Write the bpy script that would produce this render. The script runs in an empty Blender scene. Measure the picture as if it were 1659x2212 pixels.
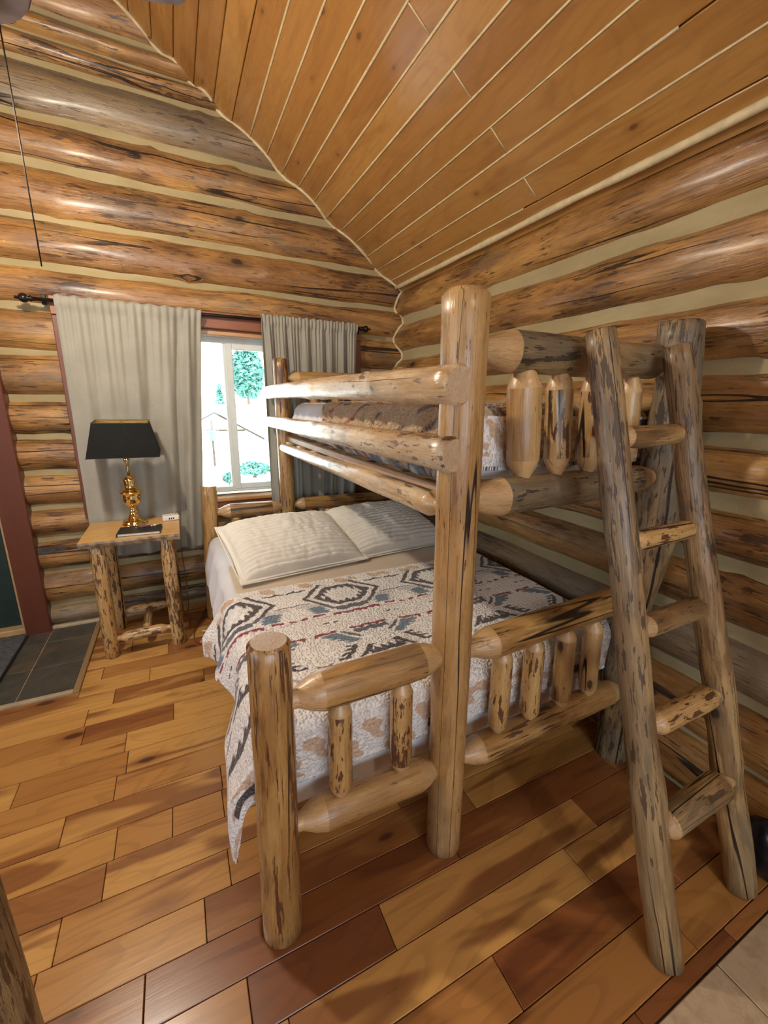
import bpy, bmesh, math, random
import numpy as np
from mathutils import Vector, Matrix, Quaternion, noise as mn

S = bpy.context.scene
C = S.collection
PI = math.pi

# ------------------------------------------------------------------ camera
IMG_W, IMG_H = 1659, 2212
FPX = 897.54
RT = ((0.8985325, -0.4385250, 0.0183071), (-0.0951364, -0.2353132, -0.9672522), (0.4284721, 0.8673659, -0.2531562))
cam = bpy.data.cameras.new('camera')
cam.sensor_fit = 'HORIZONTAL'; cam.sensor_width = 36.0
cam.lens = FPX / IMG_W * 36.0
cam.clip_start = 0.02; cam.clip_end = 300
co = bpy.data.objects.new('camera', cam); C.objects.link(co)
M = Matrix.Identity(4)
for i in range(3):
    M[i][0] = RT[0][i]; M[i][1] = -RT[1][i]; M[i][2] = -RT[2][i]
M[0][3], M[1][3], M[2][3] = 0, 0, 1.6
co.matrix_world = M
S.camera = co

# ------------------------------------------------------------------ world, sun, daylight, exposure
S.view_settings.view_transform = 'Standard'
S.view_settings.look = 'None'
S.view_settings.gamma = 1.0
S.view_settings.use_curve_mapping = False
S.view_settings.exposure = 0.22

w = bpy.data.worlds.new('sky'); S.world = w; w.use_nodes = True
bg = w.node_tree.nodes['Background']
bg.inputs[0].default_value = (0.72, 0.86, 1.0, 1); bg.inputs[1].default_value = 6.5

def lamp(name, kind, loc, energy, col, rot=(0, 0, 0), **k):
    l = bpy.data.lights.new(name, kind); l.energy = energy; l.color = col
    for a, b in k.items(): setattr(l, a, b)
    o = bpy.data.objects.new(name, l); C.objects.link(o); o.location = loc; o.rotation_euler = rot
    return o

lamp('sun', 'SUN', (0, -10, 20), 12.0, (1.0, 0.95, 0.86), (math.radians(48), 0, math.radians(20)), angle=0.01)
# sampling portal in the window opening (adds no light of its own)
p = lamp('window_portal', 'AREA', (0.40, 3.62, 1.475), 1.0, (1, 1, 1), (-PI/2, 0, 0), shape='RECTANGLE', size=1.9, size_y=1.22)
p.data.cycles.is_portal = True
# added area lights that fill in daylight from assumed, unseen openings behind and left
lamp('daylight_fill_left', 'AREA', (-4.12, 0.6, 1.55), 7.0, (0.95, 0.97, 1.0), (0, -PI/2, 0), shape='RECTANGLE', size=1.2, size_y=1.7)
lamp('daylight_fill_rear', 'AREA', (-0.4, -2.92, 1.55), 4.0, (0.95, 0.97, 1.0), (PI/2, 0, 0), shape='RECTANGLE', size=2.4, size_y=1.2)
LAMP_POWER = 84.0
REAR_POWER = 34.0

# ------------------------------------------------------------------ helpers
rnd = random.Random(7)
def tag(o, label=None, cat=None, group=None, kind=None):
    if label: o['label'] = label
    if cat: o['category'] = cat
    if group: o['group'] = group
    if kind: o['kind'] = kind
    return o
def thing(name, label=None, cat=None, loc=(0, 0, 0), rz=0, group=None, kind=None):
    o = bpy.data.objects.new(name, None); C.objects.link(o)
    o.empty_display_size = 0.05
    o.location = loc; o.rotation_euler = (0, 0, rz)
    return tag(o, label, cat, group, kind)
def link(name, me, m=None, parent=None, loc=None, quat=None):
    """loc is a world position; parents are unrotated empties/meshes whose world offset is subtracted"""
    o = bpy.data.objects.new(name, me); C.objects.link(o)
    if m is not None: me.materials.append(m)
    off = Vector((0, 0, 0)); q = parent
    while q is not None:
        off += q.location; q = q.parent
    if parent is not None: o.parent = parent
    if loc is not None: o.location = Vector(loc) - (off if parent is not None else Vector((0, 0, 0)))
    elif parent is not None: o.location = -off
    if quat is not None:
        o.rotation_mode = 'QUATERNION'; o.rotation_quaternion = quat
    return o
def smooth(me, on=True):
    me.polygons.foreach_set('use_smooth', [on] * len(me.polygons))
def obj(name, bm, m=None, parent=None, loc=None, quat=None, sm=False, local=False):
    me = bpy.data.meshes.new(name); bm.to_mesh(me); bm.free()
    if sm: smooth(me)
    o = link(name, me, m, parent, loc, quat)
    if local: o.location = Vector(loc) if loc is not None else Vector((0, 0, 0))
    return o
def box(bm, x0, x1, y0, y1, z0, z1, bev=0.0, seg=1):
    r = bmesh.ops.create_cube(bm, size=1.0)
    vs = r['verts']
    bmesh.ops.scale(bm, vec=(abs(x1-x0), abs(y1-y0), abs(z1-z0)), verts=vs)
    bmesh.ops.translate(bm, vec=((x0+x1)/2, (y0+y1)/2, (z0+z1)/2), verts=vs)
    if bev > 0:
        es = list({e for v in vs for e in v.link_edges})
        bmesh.ops.bevel(bm, geom=es, offset=bev, segments=seg, affect='EDGES', profile=0.5)
    return bm
def boxo(name, dims, m, parent=None, bev=0.0, seg=1, sm=False):
    """box centred on its own origin so that object coordinates run along it"""
    x0, x1, y0, y1, z0, z1 = dims
    c = Vector(((x0+x1)/2, (y0+y1)/2, (z0+z1)/2))
    bm = bmesh.new(); box(bm, x0-c.x, x1-c.x, y0-c.y, y1-c.y, z0-c.z, z1-c.z, bev, seg)
    return obj(name, bm, m, parent, c, sm=sm)
def tube_bm(bm, pts, r, seg=8, cap=True):
    pts = [Vector(p) for p in pts]
    rs = r if isinstance(r, (list, tuple)) else [r] * len(pts)
    rings = []
    up = Vector((0.123, 0.456, 0.88)).normalized()
    for i, p in enumerate(pts):
        t = (pts[min(i+1, len(pts)-1)] - pts[max(i-1, 0)]).normalized()
        a = t.cross(up)
        if a.length < 1e-3: a = t.cross(Vector((1, 0, 0)))
        a.normalize(); b = t.cross(a)
        rings.append([bm.verts.new(p + rs[i] * (math.cos(2*PI*k/seg) * a + math.sin(2*PI*k/seg) * b)) for k in range(seg)])
    for i in range(len(rings)-1):
        for k in range(seg):
            bm.faces.new((rings[i][k], rings[i][(k+1) % seg], rings[i+1][(k+1) % seg], rings[i+1][k]))
    if cap:
        bm.faces.new(rings[0][::-1]); bm.faces.new(rings[-1])
    return bm
def lathe_bm(bm, prof, seg=28, c=(0, 0, 0)):
    rings = []
    for r, z in prof:
        rings.append([bm.verts.new((c[0] + r*math.cos(2*PI*k/seg), c[1] + r*math.sin(2*PI*k/seg), c[2] + z)) for k in range(seg)])
    for i in range(len(rings)-1):
        for k in range(seg):
            bm.faces.new((rings[i][k], rings[i][(k+1) % seg], rings[i+1][(k+1) % seg], rings[i+1][k]))
    if prof[0][0] > 1e-4: bm.faces.new(rings[0][::-1])
    if prof[-1][0] > 1e-4: bm.faces.new(rings[-1])
    bmesh.ops.remove_doubles(bm, verts=bm.verts, dist=1e-5)
    return bm
def prism(bm, poly, axis, a, b):
    """extrude a polygon (2D list) between a and b on the given axis (0,1,2)"""
    def P(u, v, t): return ((t, u, v), (u, t, v), (u, v, t))[axis]
    A = [bm.verts.new(P(u, v, a)) for u, v in poly]; B = [bm.verts.new(P(u, v, b)) for u, v in poly]
    n = len(poly)
    bm.faces.new(A); bm.faces.new(B[::-1])
    for i in range(n): bm.faces.new((A[i], B[i], B[(i+1) % n], A[(i+1) % n]))
    bmesh.ops.recalc_face_normals(bm, faces=bm.faces)
    return bm
def grid_mesh(name, P, closed_u=False, col=None):
    """P: (nu, nv, 3) array"""
    nu, nv = P.shape[:2]
    me = bpy.data.meshes.new(name)
    idx = np.arange(nu*nv).reshape(nu, nv)
    if closed_u: idx = np.vstack([idx, idx[:1]])
    q = np.stack([idx[:-1, :-1], idx[1:, :-1], idx[1:, 1:], idx[:-1, 1:]], -1).reshape(-1, 4)
    me.from_pydata(P.reshape(-1, 3).tolist(), [], q.tolist())
    smooth(me)
    if col is not None:
        a = me.color_attributes.new('Col', 'FLOAT_COLOR', 'POINT')
        c4 = np.ones((nu*nv, 4), np.float32); c4[:, :3] = col.reshape(-1, 3)
        a.data.foreach_set('color', c4.ravel())
    me.update()
    return me
def nz(x, y, z): return mn.noise(Vector((x, y, z)))

# ------------------------------------------------------------------ materials
class NT:
    def __init__(s, name):
        s.m = bpy.data.materials.new(name); s.m.use_nodes = True
        s.t = s.m.node_tree; s.n = s.t.nodes; s.b = s.n['Principled BSDF']
    def link(s, a, b): s.t.links.new(a, b)
    def put(s, sock, v):
        if isinstance(v, bpy.types.NodeSocket): s.link(v, sock)
        elif v is not None:
            try: sock.default_value = v
            except Exception: sock.default_value = (*v, 1.0)
    def coord(s, kind='Object', rand=True):
        tc = s.n.new('ShaderNodeTexCoord').outputs[kind]
        if not rand: return tc
        oi = s.n.new('ShaderNodeObjectInfo')
        mu = s.n.new('ShaderNodeVectorMath'); mu.operation = 'SCALE'
        mu.inputs[0].default_value = (71.3, 37.7, 53.1); s.link(oi.outputs['Random'], mu.inputs['Scale'])
        ad = s.n.new('ShaderNodeVectorMath'); ad.operation = 'ADD'
        s.link(tc, ad.inputs[0]); s.link(mu.outputs[0], ad.inputs[1])
        return ad.outputs[0]
    def scale(s, v, sc):
        n = s.n.new('ShaderNodeVectorMath'); n.operation = 'MULTIPLY'
        s.link(v, n.inputs[0]); n.inputs[1].default_value = sc
        return n.outputs[0]
    def noise(s, v, sc=(1, 1, 1), detail=3, rough=0.5, dist=0.0, color=False):
        n = s.n.new('ShaderNodeTexNoise'); n.inputs['Scale'].default_value = 1.0
        s.link(s.scale(v, sc), n.inputs['Vector'])
        n.inputs['Detail'].default_value = detail; n.inputs['Roughness'].default_value = rough
        n.inputs['Distortion'].default_value = dist
        return n.outputs['Color' if color else 'Fac']
    def voro(s, v, sc=(1, 1, 1), rnd=1.0, feature='F1'):
        n = s.n.new('ShaderNodeTexVoronoi'); n.feature = feature; n.inputs['Scale'].default_value = 1.0
        s.link(s.scale(v, sc), n.inputs['Vector'])
        if 'Randomness' in n.inputs: n.inputs['Randomness'].default_value = rnd
        return n
    def math(s, op, a, b=None, c=None, clamp=False):
        n = s.n.new('ShaderNodeMath'); n.operation = op; n.use_clamp = clamp
        s.put(n.inputs[0], a)
        if b is not None: s.put(n.inputs[1], b)
        if c is not None: s.put(n.inputs[2], c)
        return n.outputs[0]
    def rng(s, v, a, b, c=0.0, d=1.0, st='SMOOTHSTEP'):
        n = s.n.new('ShaderNodeMapRange'); n.interpolation_type = st
        s.put(n.inputs['Value'], v)
        for k, x in zip(('From Min', 'From Max', 'To Min', 'To Max'), (a, b, c, d)): s.put(n.inputs[k], x)
        return n.outputs['Result']
    def mix(s, f, a, b, mode='MIX'):
        n = s.n.new('ShaderNodeMix'); n.data_type = 'RGBA'; n.blend_type = mode
        s.put(n.inputs[0], f)
        for k, v in ((6, a), (7, b)):
            if isinstance(v, bpy.types.NodeSocket): s.link(v, n.inputs[k])
            else: n.inputs[k].default_value = (*v[:3], 1)
        return n.outputs[2]
    def attr(s, name):
        n = s.n.new('ShaderNodeAttribute'); n.attribute_name = name
        return n
    def bump(s, h, strength=0.3, dist=0.01, prev=None):
        n = s.n.new('ShaderNodeBump'); n.inputs['Strength'].default_value = strength
        n.inputs['Distance'].default_value = dist
        s.link(h, n.inputs['Height'])
        if prev is not None: s.link(prev, n.inputs['Normal'])
        return n.outputs['Normal']
    def out(s, col=None, rough=None, normal=None, metal=None, **k):
        if col is not None: s.put(s.b.inputs['Base Color'], col if isinstance(col, bpy.types.NodeSocket) else (*col[:3], 1))
        if rough is not None: s.put(s.b.inputs['Roughness'], rough)
        if metal is not None: s.put(s.b.inputs['Metallic'], metal)
        if normal is not None: s.link(normal, s.b.inputs['Normal'])
        for a, v in k.items(): s.put(s.b.inputs[a.replace('_', ' ')], v)
        return s.m

def plain(name, col, rough=0.5, metal=0.0, var=0.12, sc=12.0, bump=0.0, **k):
    t = NT(name); v = t.coord()
    f = t.noise(v, (sc, sc, sc), 4)
    c = t.mix(t.rng(f, 0.3, 0.7), [x*(1-var) for x in col], [min(1, x*(1+var)) for x in col])
    nrm = t.bump(t.noise(v, (sc*14,)*3, 2), bump, 0.002) if bump else None
    return t.out(c, rough, nrm, metal, **k)

def log_mat(name, light, mid, dark, fleck, fth=0.60, famt=0.9, grey=None, gth=0.55, gamt=0.7, cut=(0.60, 0.38, 0.17), rough=0.34,
            fsc=(34, 34, 7), f2=0.62, streak=0.55, smear=0.4, crack=0.008, knot=0.55, ksc=(5.5, 5.5, 3.2), coat=0.25, bump=0.35, blotch=0.35, mott=0.0):
    """peeled log: grain runs along local z; 'cut' attribute marks the carved pale ends"""
    t = NT(name); v = t.coord()
    g1 = t.noise(v, (8, 8, 1.1), 5, 0.62, 0.5)
    g2 = t.noise(v, (120, 120, 4.0), 4, 0.7)
    big = t.noise(v, (2.6, 2.6, 1.6), 3)
    c = t.mix(t.rng(g1, 0.40, 0.60), mid, light)
    c = t.mix(t.math('MULTIPLY', t.rng(big, 0.50, 0.64), blotch), c, t.mix(0.5, mid, dark))
    # fine grain hairlines and longer smears
    c = t.mix(t.math('MULTIPLY', t.rng(g2, 0.52, 0.66), streak), c, t.mix(0.35, dark, mid))
    c = t.mix(t.math('MULTIPLY', t.rng(g2, 0.34, 0.46, 1.0, 0.0), streak*0.4), c, light)
    sm = t.noise(v, (20, 20, 2.2), 5, 0.7, 0.3)
    c = t.mix(t.math('MULTIPLY', t.rng(t.math('ADD', sm, t.math('MULTIPLY', t.math('SUBTRACT', big, 0.5), 0.5)), 0.56, 0.68), smear), c, dark)
    if mott:
        mo = t.noise(v, (16, 16, 4.5), 4, 0.65, 0.6)
        c = t.mix(t.math('MULTIPLY', t.rng(mo, 0.50, 0.60), mott), c, t.mix(0.35, dark, mid))
        c = t.mix(t.math('MULTIPLY', t.rng(mo, 0.36, 0.45, 1.0, 0.0), mott*0.8), c, light)
    if grey is not None:
        gm = t.noise(v, (4.0, 4.0, 1.3), 4, 0.6)
        gs = t.noise(v, (40, 40, 2.4), 4, 0.65)
        f = t.math('MULTIPLY', t.rng(gm, gth, gth+0.10), t.rng(gs, 0.36, 0.56, 0.25, 1.0))
        c = t.mix(t.math('MULTIPLY', f, gamt), c, grey)
    # knots
    vk = t.voro(v, ksc)
    sep = t.n.new('ShaderNodeSeparateColor'); t.link(vk.outputs['Color'], sep.inputs[0])
    gate = t.rng(sep.outputs[0], knot, knot+0.02)
    kd_ = t.math('ADD', vk.outputs['Distance'], t.math('MULTIPLY', t.math('SUBTRACT', g2, 0.5), 0.12))
    kd = t.math('MULTIPLY', t.rng(kd_, 0.08, 0.13, 1.0, 0.0), gate)
    ko = t.math('MULTIPLY', t.rng(kd_, 0.10, 0.40, 0.85, 0.0), gate)
    c = t.mix(t.math('MULTIPLY', ko, 0.6), c, dark)
    # bark flecks left by the drawknife, two sizes
    fl = t.noise(v, fsc, 4, 0.62)
    fbig = t.math('MULTIPLY', t.math('SUBTRACT', big, 0.5), 0.40)
    fm = t.rng(t.math('ADD', fl, fbig), fth, fth+0.025)
    fl2 = t.noise(v, (fsc[0]*2.3, fsc[1]*2.3, fsc[2]*1.9), 3, 0.6)
    fm = t.math('MAXIMUM', fm, t.rng(t.math('ADD', fl2, fbig), f2, f2+0.03))
    c = t.mix(t.math('MULTIPLY', fm, famt), c, fleck)
    c = t.mix(kd, c, [x*0.40 for x in dark])
    # drying cracks
    cn = t.noise(v, (7.5, 7.5, 0.25), 2, 0.5)
    cg = t.noise(v, (1.6, 1.6, 0.8), 1)
    cr = t.math('MULTIPLY', t.rng(t.math('ABSOLUTE', t.math('SUBTRACT', cn, 0.5)), crack*0.5, crack*1.5, 1.0, 0.0), t.rng(cg, 0.46, 0.52))
    c = t.mix(cr, c, (0.018, 0.010, 0.006))
    tc = t.n.new('ShaderNodeTexCoord')
    nx_ = t.n.new('ShaderNodeSeparateXYZ'); t.link(tc.outputs['Normal'], nx_.inputs[0])
    capm = t.rng(t.math('ABSOLUTE', nx_.outputs[2]), 0.93, 0.97)
    ox = t.n.new('ShaderNodeSeparateXYZ'); t.link(tc.outputs['Object'], ox.inputs[0])
    rad = t.math('SQRT', t.math('ADD', t.math('MULTIPLY', ox.outputs[0], ox.outputs[0]), t.math('MULTIPLY', ox.outputs[1], ox.outputs[1])))
    rg_ = t.math('FRACT', t.math('ADD', t.math('MULTIPLY', rad, 190.0), t.math('MULTIPLY', big, 3.0)))
    endc = t.mix(t.math('MULTIPLY', t.rng(rg_, 0.5, 1.0), 0.35), (0.50, 0.36, 0.22), (0.27, 0.16, 0.085))
    endc = t.mix(t.math('MULTIPLY', t.rng(big, 0.45, 0.62), 0.4), endc, (0.33, 0.22, 0.13))
    ca = t.attr('cut').outputs['Fac']
    cc = t.mix(t.rng(g1, 0.3, 0.7), [x*0.72 for x in cut], cut)
    cc = t.mix(t.math('MULTIPLY', t.rng(g2, 0.5, 0.66), 0.3), cc, mid)
    c = t.mix(ca, c, cc)
    c = t.mix(t.math('MULTIPLY', capm, ca), c, endc)
    h = t.math('SUBTRACT', t.math('ADD', t.math('MULTIPLY', g2, 0.40), t.math('MULTIPLY', t.noise(v, (24, 24, 6), 4), 0.6)), t.math('ADD', t.math('MULTIPLY', fm, 0.15), t.math('MULTIPLY', cr, 1.2)))
    n = t.bump(h, bump, 0.014)
    r = t.math('ADD', t.math('MULTIPLY', t.rng(fl, 0.35, 0.7), 0.20), rough)
    return t.out(c, r, n, Coat_Weight=coat, Coat_Roughness=0.26)

M_WALL = log_mat('wall_log_wood', (0.450, 0.237, 0.068), (0.265, 0.123, 0.034), (0.075, 0.032, 0.013), (0.042, 0.019, 0.009), 0.63, 0.85,
                 grey=(0.15, 0.095, 0.05), gth=0.53, gamt=0.75, rough=0.24, fsc=(30, 30, 5.0), f2=0.645, streak=0.8, smear=0.75, mott=0.3, knot=0.50, ksc=(5.0, 5.0, 2.6), coat=0.4, bump=0.75, blotch=0.6)
M_WALLG = log_mat('wall_log_grey', (0.300, 0.209, 0.108), (0.200, 0.125, 0.060), (0.075, 0.042, 0.023), (0.05, 0.03, 0.017), 0.63, 0.8,
                 grey=(0.17, 0.138, 0.095), gth=0.42, gamt=0.7, rough=0.24, fsc=(30, 30, 5.0), f2=0.65, streak=0.7, smear=0.6, knot=0.60, ksc=(5.0, 5.0, 2.6), coat=0.4, bump=0.7)
M_BED = log_mat('bed_log_wood', (0.525, 0.318, 0.113), (0.347, 0.180, 0.052), (0.13, 0.054, 0.018), (0.075, 0.026, 0.011), 0.605, 0.92,
                grey=(0.18, 0.13, 0.07), gth=0.56, gamt=0.65, rough=0.24, fsc=(38, 38, 3.4), f2=0.63, streak=0.75, smear=0.7, mott=0.35, knot=0.70, coat=0.45, bump=0.42)
M_BEDF = log_mat('bed_log_flecked', (0.545, 0.350, 0.137), (0.422, 0.239, 0.080), (0.15, 0.064, 0.022), (0.085, 0.027, 0.012), 0.565, 0.95,
                rough=0.22, fsc=(40, 40, 9.0), f2=0.60, streak=0.6, smear=0.45, knot=0.75, coat=0.45, bump=0.38)
M_BEDC = log_mat('bed_log_clean', (0.525, 0.331, 0.132), (0.375, 0.207, 0.070), (0.15, 0.065, 0.023), (0.10, 0.038, 0.017), 0.67, 0.9,
                grey=(0.24, 0.17, 0.095), gth=0.54, gamt=0.55, rough=0.24, fsc=(44, 44, 8.0), f2=0.67, streak=0.75, smear=0.6, mott=0.3, crack=0.0035, knot=0.66, ksc=(9, 9, 5), coat=0.3, bump=0.36)
M_BEDG = log_mat('bed_log_grey', (0.378, 0.264, 0.127), (0.198, 0.128, 0.059), (0.045, 0.030, 0.018), (0.028, 0.019, 0.013), 0.60, 0.85,
                grey=(0.145, 0.122, 0.088), gth=0.40, gamt=0.62, rough=0.34, fsc=(40, 40, 9.0), f2=0.61, streak=0.85, smear=0.7, knot=0.72, coat=0.15, bump=0.8, mott=0.6)
M_RAIL = log_mat('guard_rail_wood', (0.653, 0.486, 0.287), (0.469, 0.300, 0.138), (0.16, 0.075, 0.03), (0.12, 0.050, 0.02), 0.635, 0.9,
                grey=(0.42, 0.36, 0.27), gth=0.50, gamt=0.6, rough=0.22, fsc=(30, 30, 9.0), f2=0.645, streak=0.6, smear=0.5, mott=0.3, knot=0.56, ksc=(8, 8, 6), coat=0.5, bump=0.45)
M_LAD = log_mat('ladder_wood', (0.431, 0.282, 0.119), (0.244, 0.138, 0.052), (0.075, 0.040, 0.018), (0.055, 0.030, 0.015), 0.615, 0.85,
                grey=(0.19, 0.145, 0.085), gth=0.48, gamt=0.6, rough=0.30, fsc=(40, 40, 6.0), f2=0.63, streak=0.85, smear=0.65, crack=0.005, knot=0.60, ksc=(8, 8, 5), coat=0.2, bump=0.7, mott=0.65)
M_TABLE = log_mat('table_leg_wood', (0.581, 0.397, 0.168), (0.451, 0.267, 0.092), (0.13, 0.058, 0.02), (0.095, 0.038, 0.016), 0.545, 0.93,
                rough=0.25, fsc=(48, 48, 12.0), f2=0.59, streak=0.4, smear=0.3, knot=0.8, coat=0.35)

def board_mat(name, light, mid, red, dark, axis=0, rough=0.3, coat=0.3, sap=0.5, knot=0.7, across=9.0, gain=1.0, ksc=(2.6, 6.0)):
    """flat sawn board with heartwood and sapwood flowing along it; grain runs along local axis"""
    t = NT(name); v = t.coord()
    def sc(a, b):
        r = [b, b, b]; r[axis] = a
        return tuple(r)
    oi = t.n.new('ShaderNodeObjectInfo').outputs['Random']
    pick = t.math('FRACT', t.math('MULTIPLY', oi, 17.31))
    base = t.mix(t.rng(pick, 0.15, 0.6), light, mid)
    base = t.mix(t.rng(pick, 0.72, 0.95), base, t.mix(0.55, mid, red))
    s1 = t.noise(v, sc(1.3, across), 2, 0.5, 0.6)
    s2 = t.noise(v, sc(2.2, 60), 4, 0.6)
    wv = t.noise(v, sc(0.8, 3.5), 2, 0.5, 0.8)
    ring = t.math('FRACT', t.math('MULTIPLY', wv, 16.0))
    c = t.mix(t.math('MULTIPLY', t.rng(s1, 0.54, 0.64), sap), base, red)
    c = t.mix(t.math('MULTIPLY', t.rng(s1, 0.30, 0.42, 1.0, 0.0), 0.55), c, light)
    c = t.mix(t.math('MULTIPLY', t.rng(ring, 0.55, 0.95), 0.16*gain), c, dark)
    c = t.mix(t.math('MULTIPLY', t.rng(s2, 0.52, 0.75), 0.30*gain), c, t.mix(0.5, red, dark))
    vk = t.voro(v, sc(*ksc))
    sep = t.n.new('ShaderNodeSeparateColor'); t.link(vk.outputs['Color'], sep.inputs[0])
    gate = t.rng(sep.outputs[1], knot, knot+0.02)
    d = t.math('ADD', vk.outputs['Distance'], t.math('MULTIPLY', t.math('SUBTRACT', s2, 0.5), 0.06))
    c = t.mix(t.math('MULTIPLY', t.math('MULTIPLY', t.rng(d, 0.08, 0.34, 1.0, 0.0), gate), 0.65), c, red)
    c = t.mix(t.math('MULTIPLY', t.math('MULTIPLY', t.rng(d, 0.07, 0.13, 1.0, 0.0), gate), 0.85), c, dark)
    n = t.bump(t.math('ADD', s2, t.math('MULTIPLY', s1, 0.3)), 0.10, 0.004)
    r = t.math('ADD', t.math('MULTIPLY', s2, 0.12), rough-0.06)
    return t.out(c, r, n, Coat_Weight=coat, Coat_Roughness=0.2)

M_FLOOR = board_mat('floor_plank_wood', (0.600, 0.328, 0.094), (0.420, 0.195, 0.052), (0.205, 0.069, 0.022), (0.055, 0.021, 0.011), 0, 0.30, 0.3, 0.80, 0.50)
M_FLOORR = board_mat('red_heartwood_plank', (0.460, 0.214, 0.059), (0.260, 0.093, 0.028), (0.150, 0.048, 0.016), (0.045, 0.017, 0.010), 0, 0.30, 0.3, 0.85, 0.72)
M_CEIL = board_mat('ceiling_board_wood', (0.400, 0.201, 0.050), (0.330, 0.152, 0.035), (0.260, 0.107, 0.025), (0.10, 0.04, 0.016), 1, 0.27, 0.45, 0.45, 0.60, 7.0, 0.9, (5.5, 10.0))
M_TOP = board_mat('table_top_wood', (0.713, 0.456, 0.158), (0.648, 0.392, 0.126), (0.50, 0.29, 0.10), (0.20, 0.10, 0.04), 0, 0.36, 0.2, 0.3, 0.97)
M_TRIM = board_mat('red_trim_wood', (0.160, 0.049, 0.018), (0.129, 0.036, 0.014), (0.099, 0.024, 0.011), (0.07, 0.022, 0.012), 2, 0.4, 0.15, 0.5, 0.85)
M_TRIMX = board_mat('red_trim_wood_level', (0.30, 0.10, 0.036), (0.245, 0.075, 0.027), (0.18, 0.048, 0.02), (0.07, 0.022, 0.012), 0, 0.4, 0.15, 0.5, 0.95)
M_SILL = board_mat('sill_wood', (0.56, 0.30, 0.12), (0.48, 0.23, 0.085), (0.36, 0.15, 0.05), (0.12, 0.05, 0.02), 0, 0.28, 0.4, 0.4, 0.9)
M_EDGE = board_mat('edge_strip_wood', (0.33, 0.21, 0.10), (0.27, 0.165, 0.075), (0.20, 0.11, 0.05), (0.08, 0.04, 0.02), 1, 0.4, 0.1, 0.4, 0.97)
M_RAWB = board_mat('raw_board_wood', (0.56, 0.38, 0.24), (0.46, 0.29, 0.17), (0.33, 0.18, 0.10), (0.13, 0.07, 0.04), 1, 0.5, 0.0, 0.5, 0.9)
M_SLAT = plain('slat_pine', (0.60, 0.40, 0.20), 0.5, var=0.2)

def chink_mat():
    t = NT('chinking_mortar'); v = t.coord('Object', False)
    f = t.noise(v, (3, 3, 9), 4, 0.6)
    c = t.mix(t.rng(f, 0.3, 0.7), (0.31, 0.243, 0.118), (0.39, 0.312, 0.162))
    c = t.mix(t.math('MULTIPLY', t.rng(t.noise(v, (60, 60, 60), 3), 0.5, 0.8), 0.25), c, (0.30, 0.25, 0.17))
    return t.out(c, 0.85, t.bump(t.noise(v, (45, 45, 45), 4), 0.25, 0.006))
M_CHINK = chink_mat()
M_CAULK = plain('caulk_bead', (0.56, 0.455, 0.26), 0.7, var=0.12, sc=30, bump=0.2)

def tile_mat(name, a, b, c3, sc=9, rough=0.45, bump=0.25):
    t = NT(name); v = t.coord()
    f = t.noise(v, (sc, sc, sc), 6, 0.65, 0.7)
    c = t.mix(t.rng(f, 0.30, 0.62), a, b)
    c = t.mix(t.math('MULTIPLY', t.rng(t.noise(v, (sc*0.45,)*3, 3, 0.6, 1.0), 0.52, 0.68), 0.7), c, c3)
    return t.out(c, rough, t.bump(f, bump, 0.006))
M_SLATE = tile_mat('slate_tile', (0.045, 0.045, 0.036), (0.085, 0.082, 0.066), (0.135, 0.095, 0.058), 7, 0.42, 0.5)
M_BEIGE = tile_mat('beige_tile', (0.43, 0.325, 0.205), (0.51, 0.395, 0.26), (0.37, 0.275, 0.17), 30, 0.55, 0.12)
M_GROUT = plain('tile_grout', (0.36, 0.30, 0.215), 0.9, var=0.2, sc=20)
M_GROUTD = plain('dark_joint', (0.035, 0.02, 0.012), 0.9)
M_VINYL = plain('white_vinyl', (0.66, 0.70, 0.68), 0.35, var=0.04)
M_BLACKM = plain('black_iron', (0.018, 0.015, 0.014), 0.32, 0.6, var=0.3)
M_GREEN = plain('dark_green_paint', (0.008, 0.026, 0.020), 0.5, var=0.15)
M_BRASS = plain('polished_brass', (0.82, 0.61, 0.25), 0.09, 1.0, var=0.06)
M_CHROME = plain('polished_chrome', (0.62, 0.57, 0.48), 0.14, 1.0, var=0.05)
M_SHADE = plain('black_shade_card', (0.006, 0.0065, 0.006), 0.75, var=0.25, sc=60, Specular_IOR_Level=0.2)
M_SHADEIN = plain('gold_shade_lining', (0.52, 0.36, 0.12), 0.42, 0.25, var=0.12)
M_BLACK = plain('black_leatherette', (0.012, 0.011, 0.011), 0.42, var=0.3)
M_PAPER = plain('page_paper', (0.78, 0.76, 0.70), 0.8, var=0.05)
M_WHITEP = plain('white_plastic', (0.75, 0.74, 0.72), 0.35, var=0.04)
M_PURPLE = plain('purple_barrel', (0.09, 0.04, 0.10), 0.3)
M_SILVER = plain('silver_metal', (0.70, 0.68, 0.66), 0.25, 1.0)
M_CORDB = plain('brown_cord', (0.17, 0.075, 0.035), 0.5)
M_CORDY = plain('yellow_cord', (0.42, 0.29, 0.06), 0.5)
M_ORANGE = plain('orange_plug', (0.72, 0.13, 0.035), 0.4)
M_GREYP = plain('grey_plug', (0.16, 0.16, 0.15), 0.5)
M_MAT = plain('doormat_fibre', (0.085, 0.09, 0.10), 0.95, var=0.3, sc=60, bump=0.5)
M_FANB = plain('dark_fan_finish', (0.05, 0.04, 0.045), 0.4, var=0.3)
M_BIN = plain('black_bag_film', (0.014, 0.013, 0.018), 0.25, var=0.4, sc=20)
M_MATT = plain('mattress_cover', (0.84, 0.83, 0.83), 0.8, var=0.05, sc=8, bump=0.15)
M_WOODWALL = plain('plain_log_wall', (0.34, 0.17, 0.065), 0.5, var=0.3, sc=4)
M_WOODCEIL = plain('plain_ceiling', (0.40, 0.17, 0.055), 0.45, var=0.2, sc=4)

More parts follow.
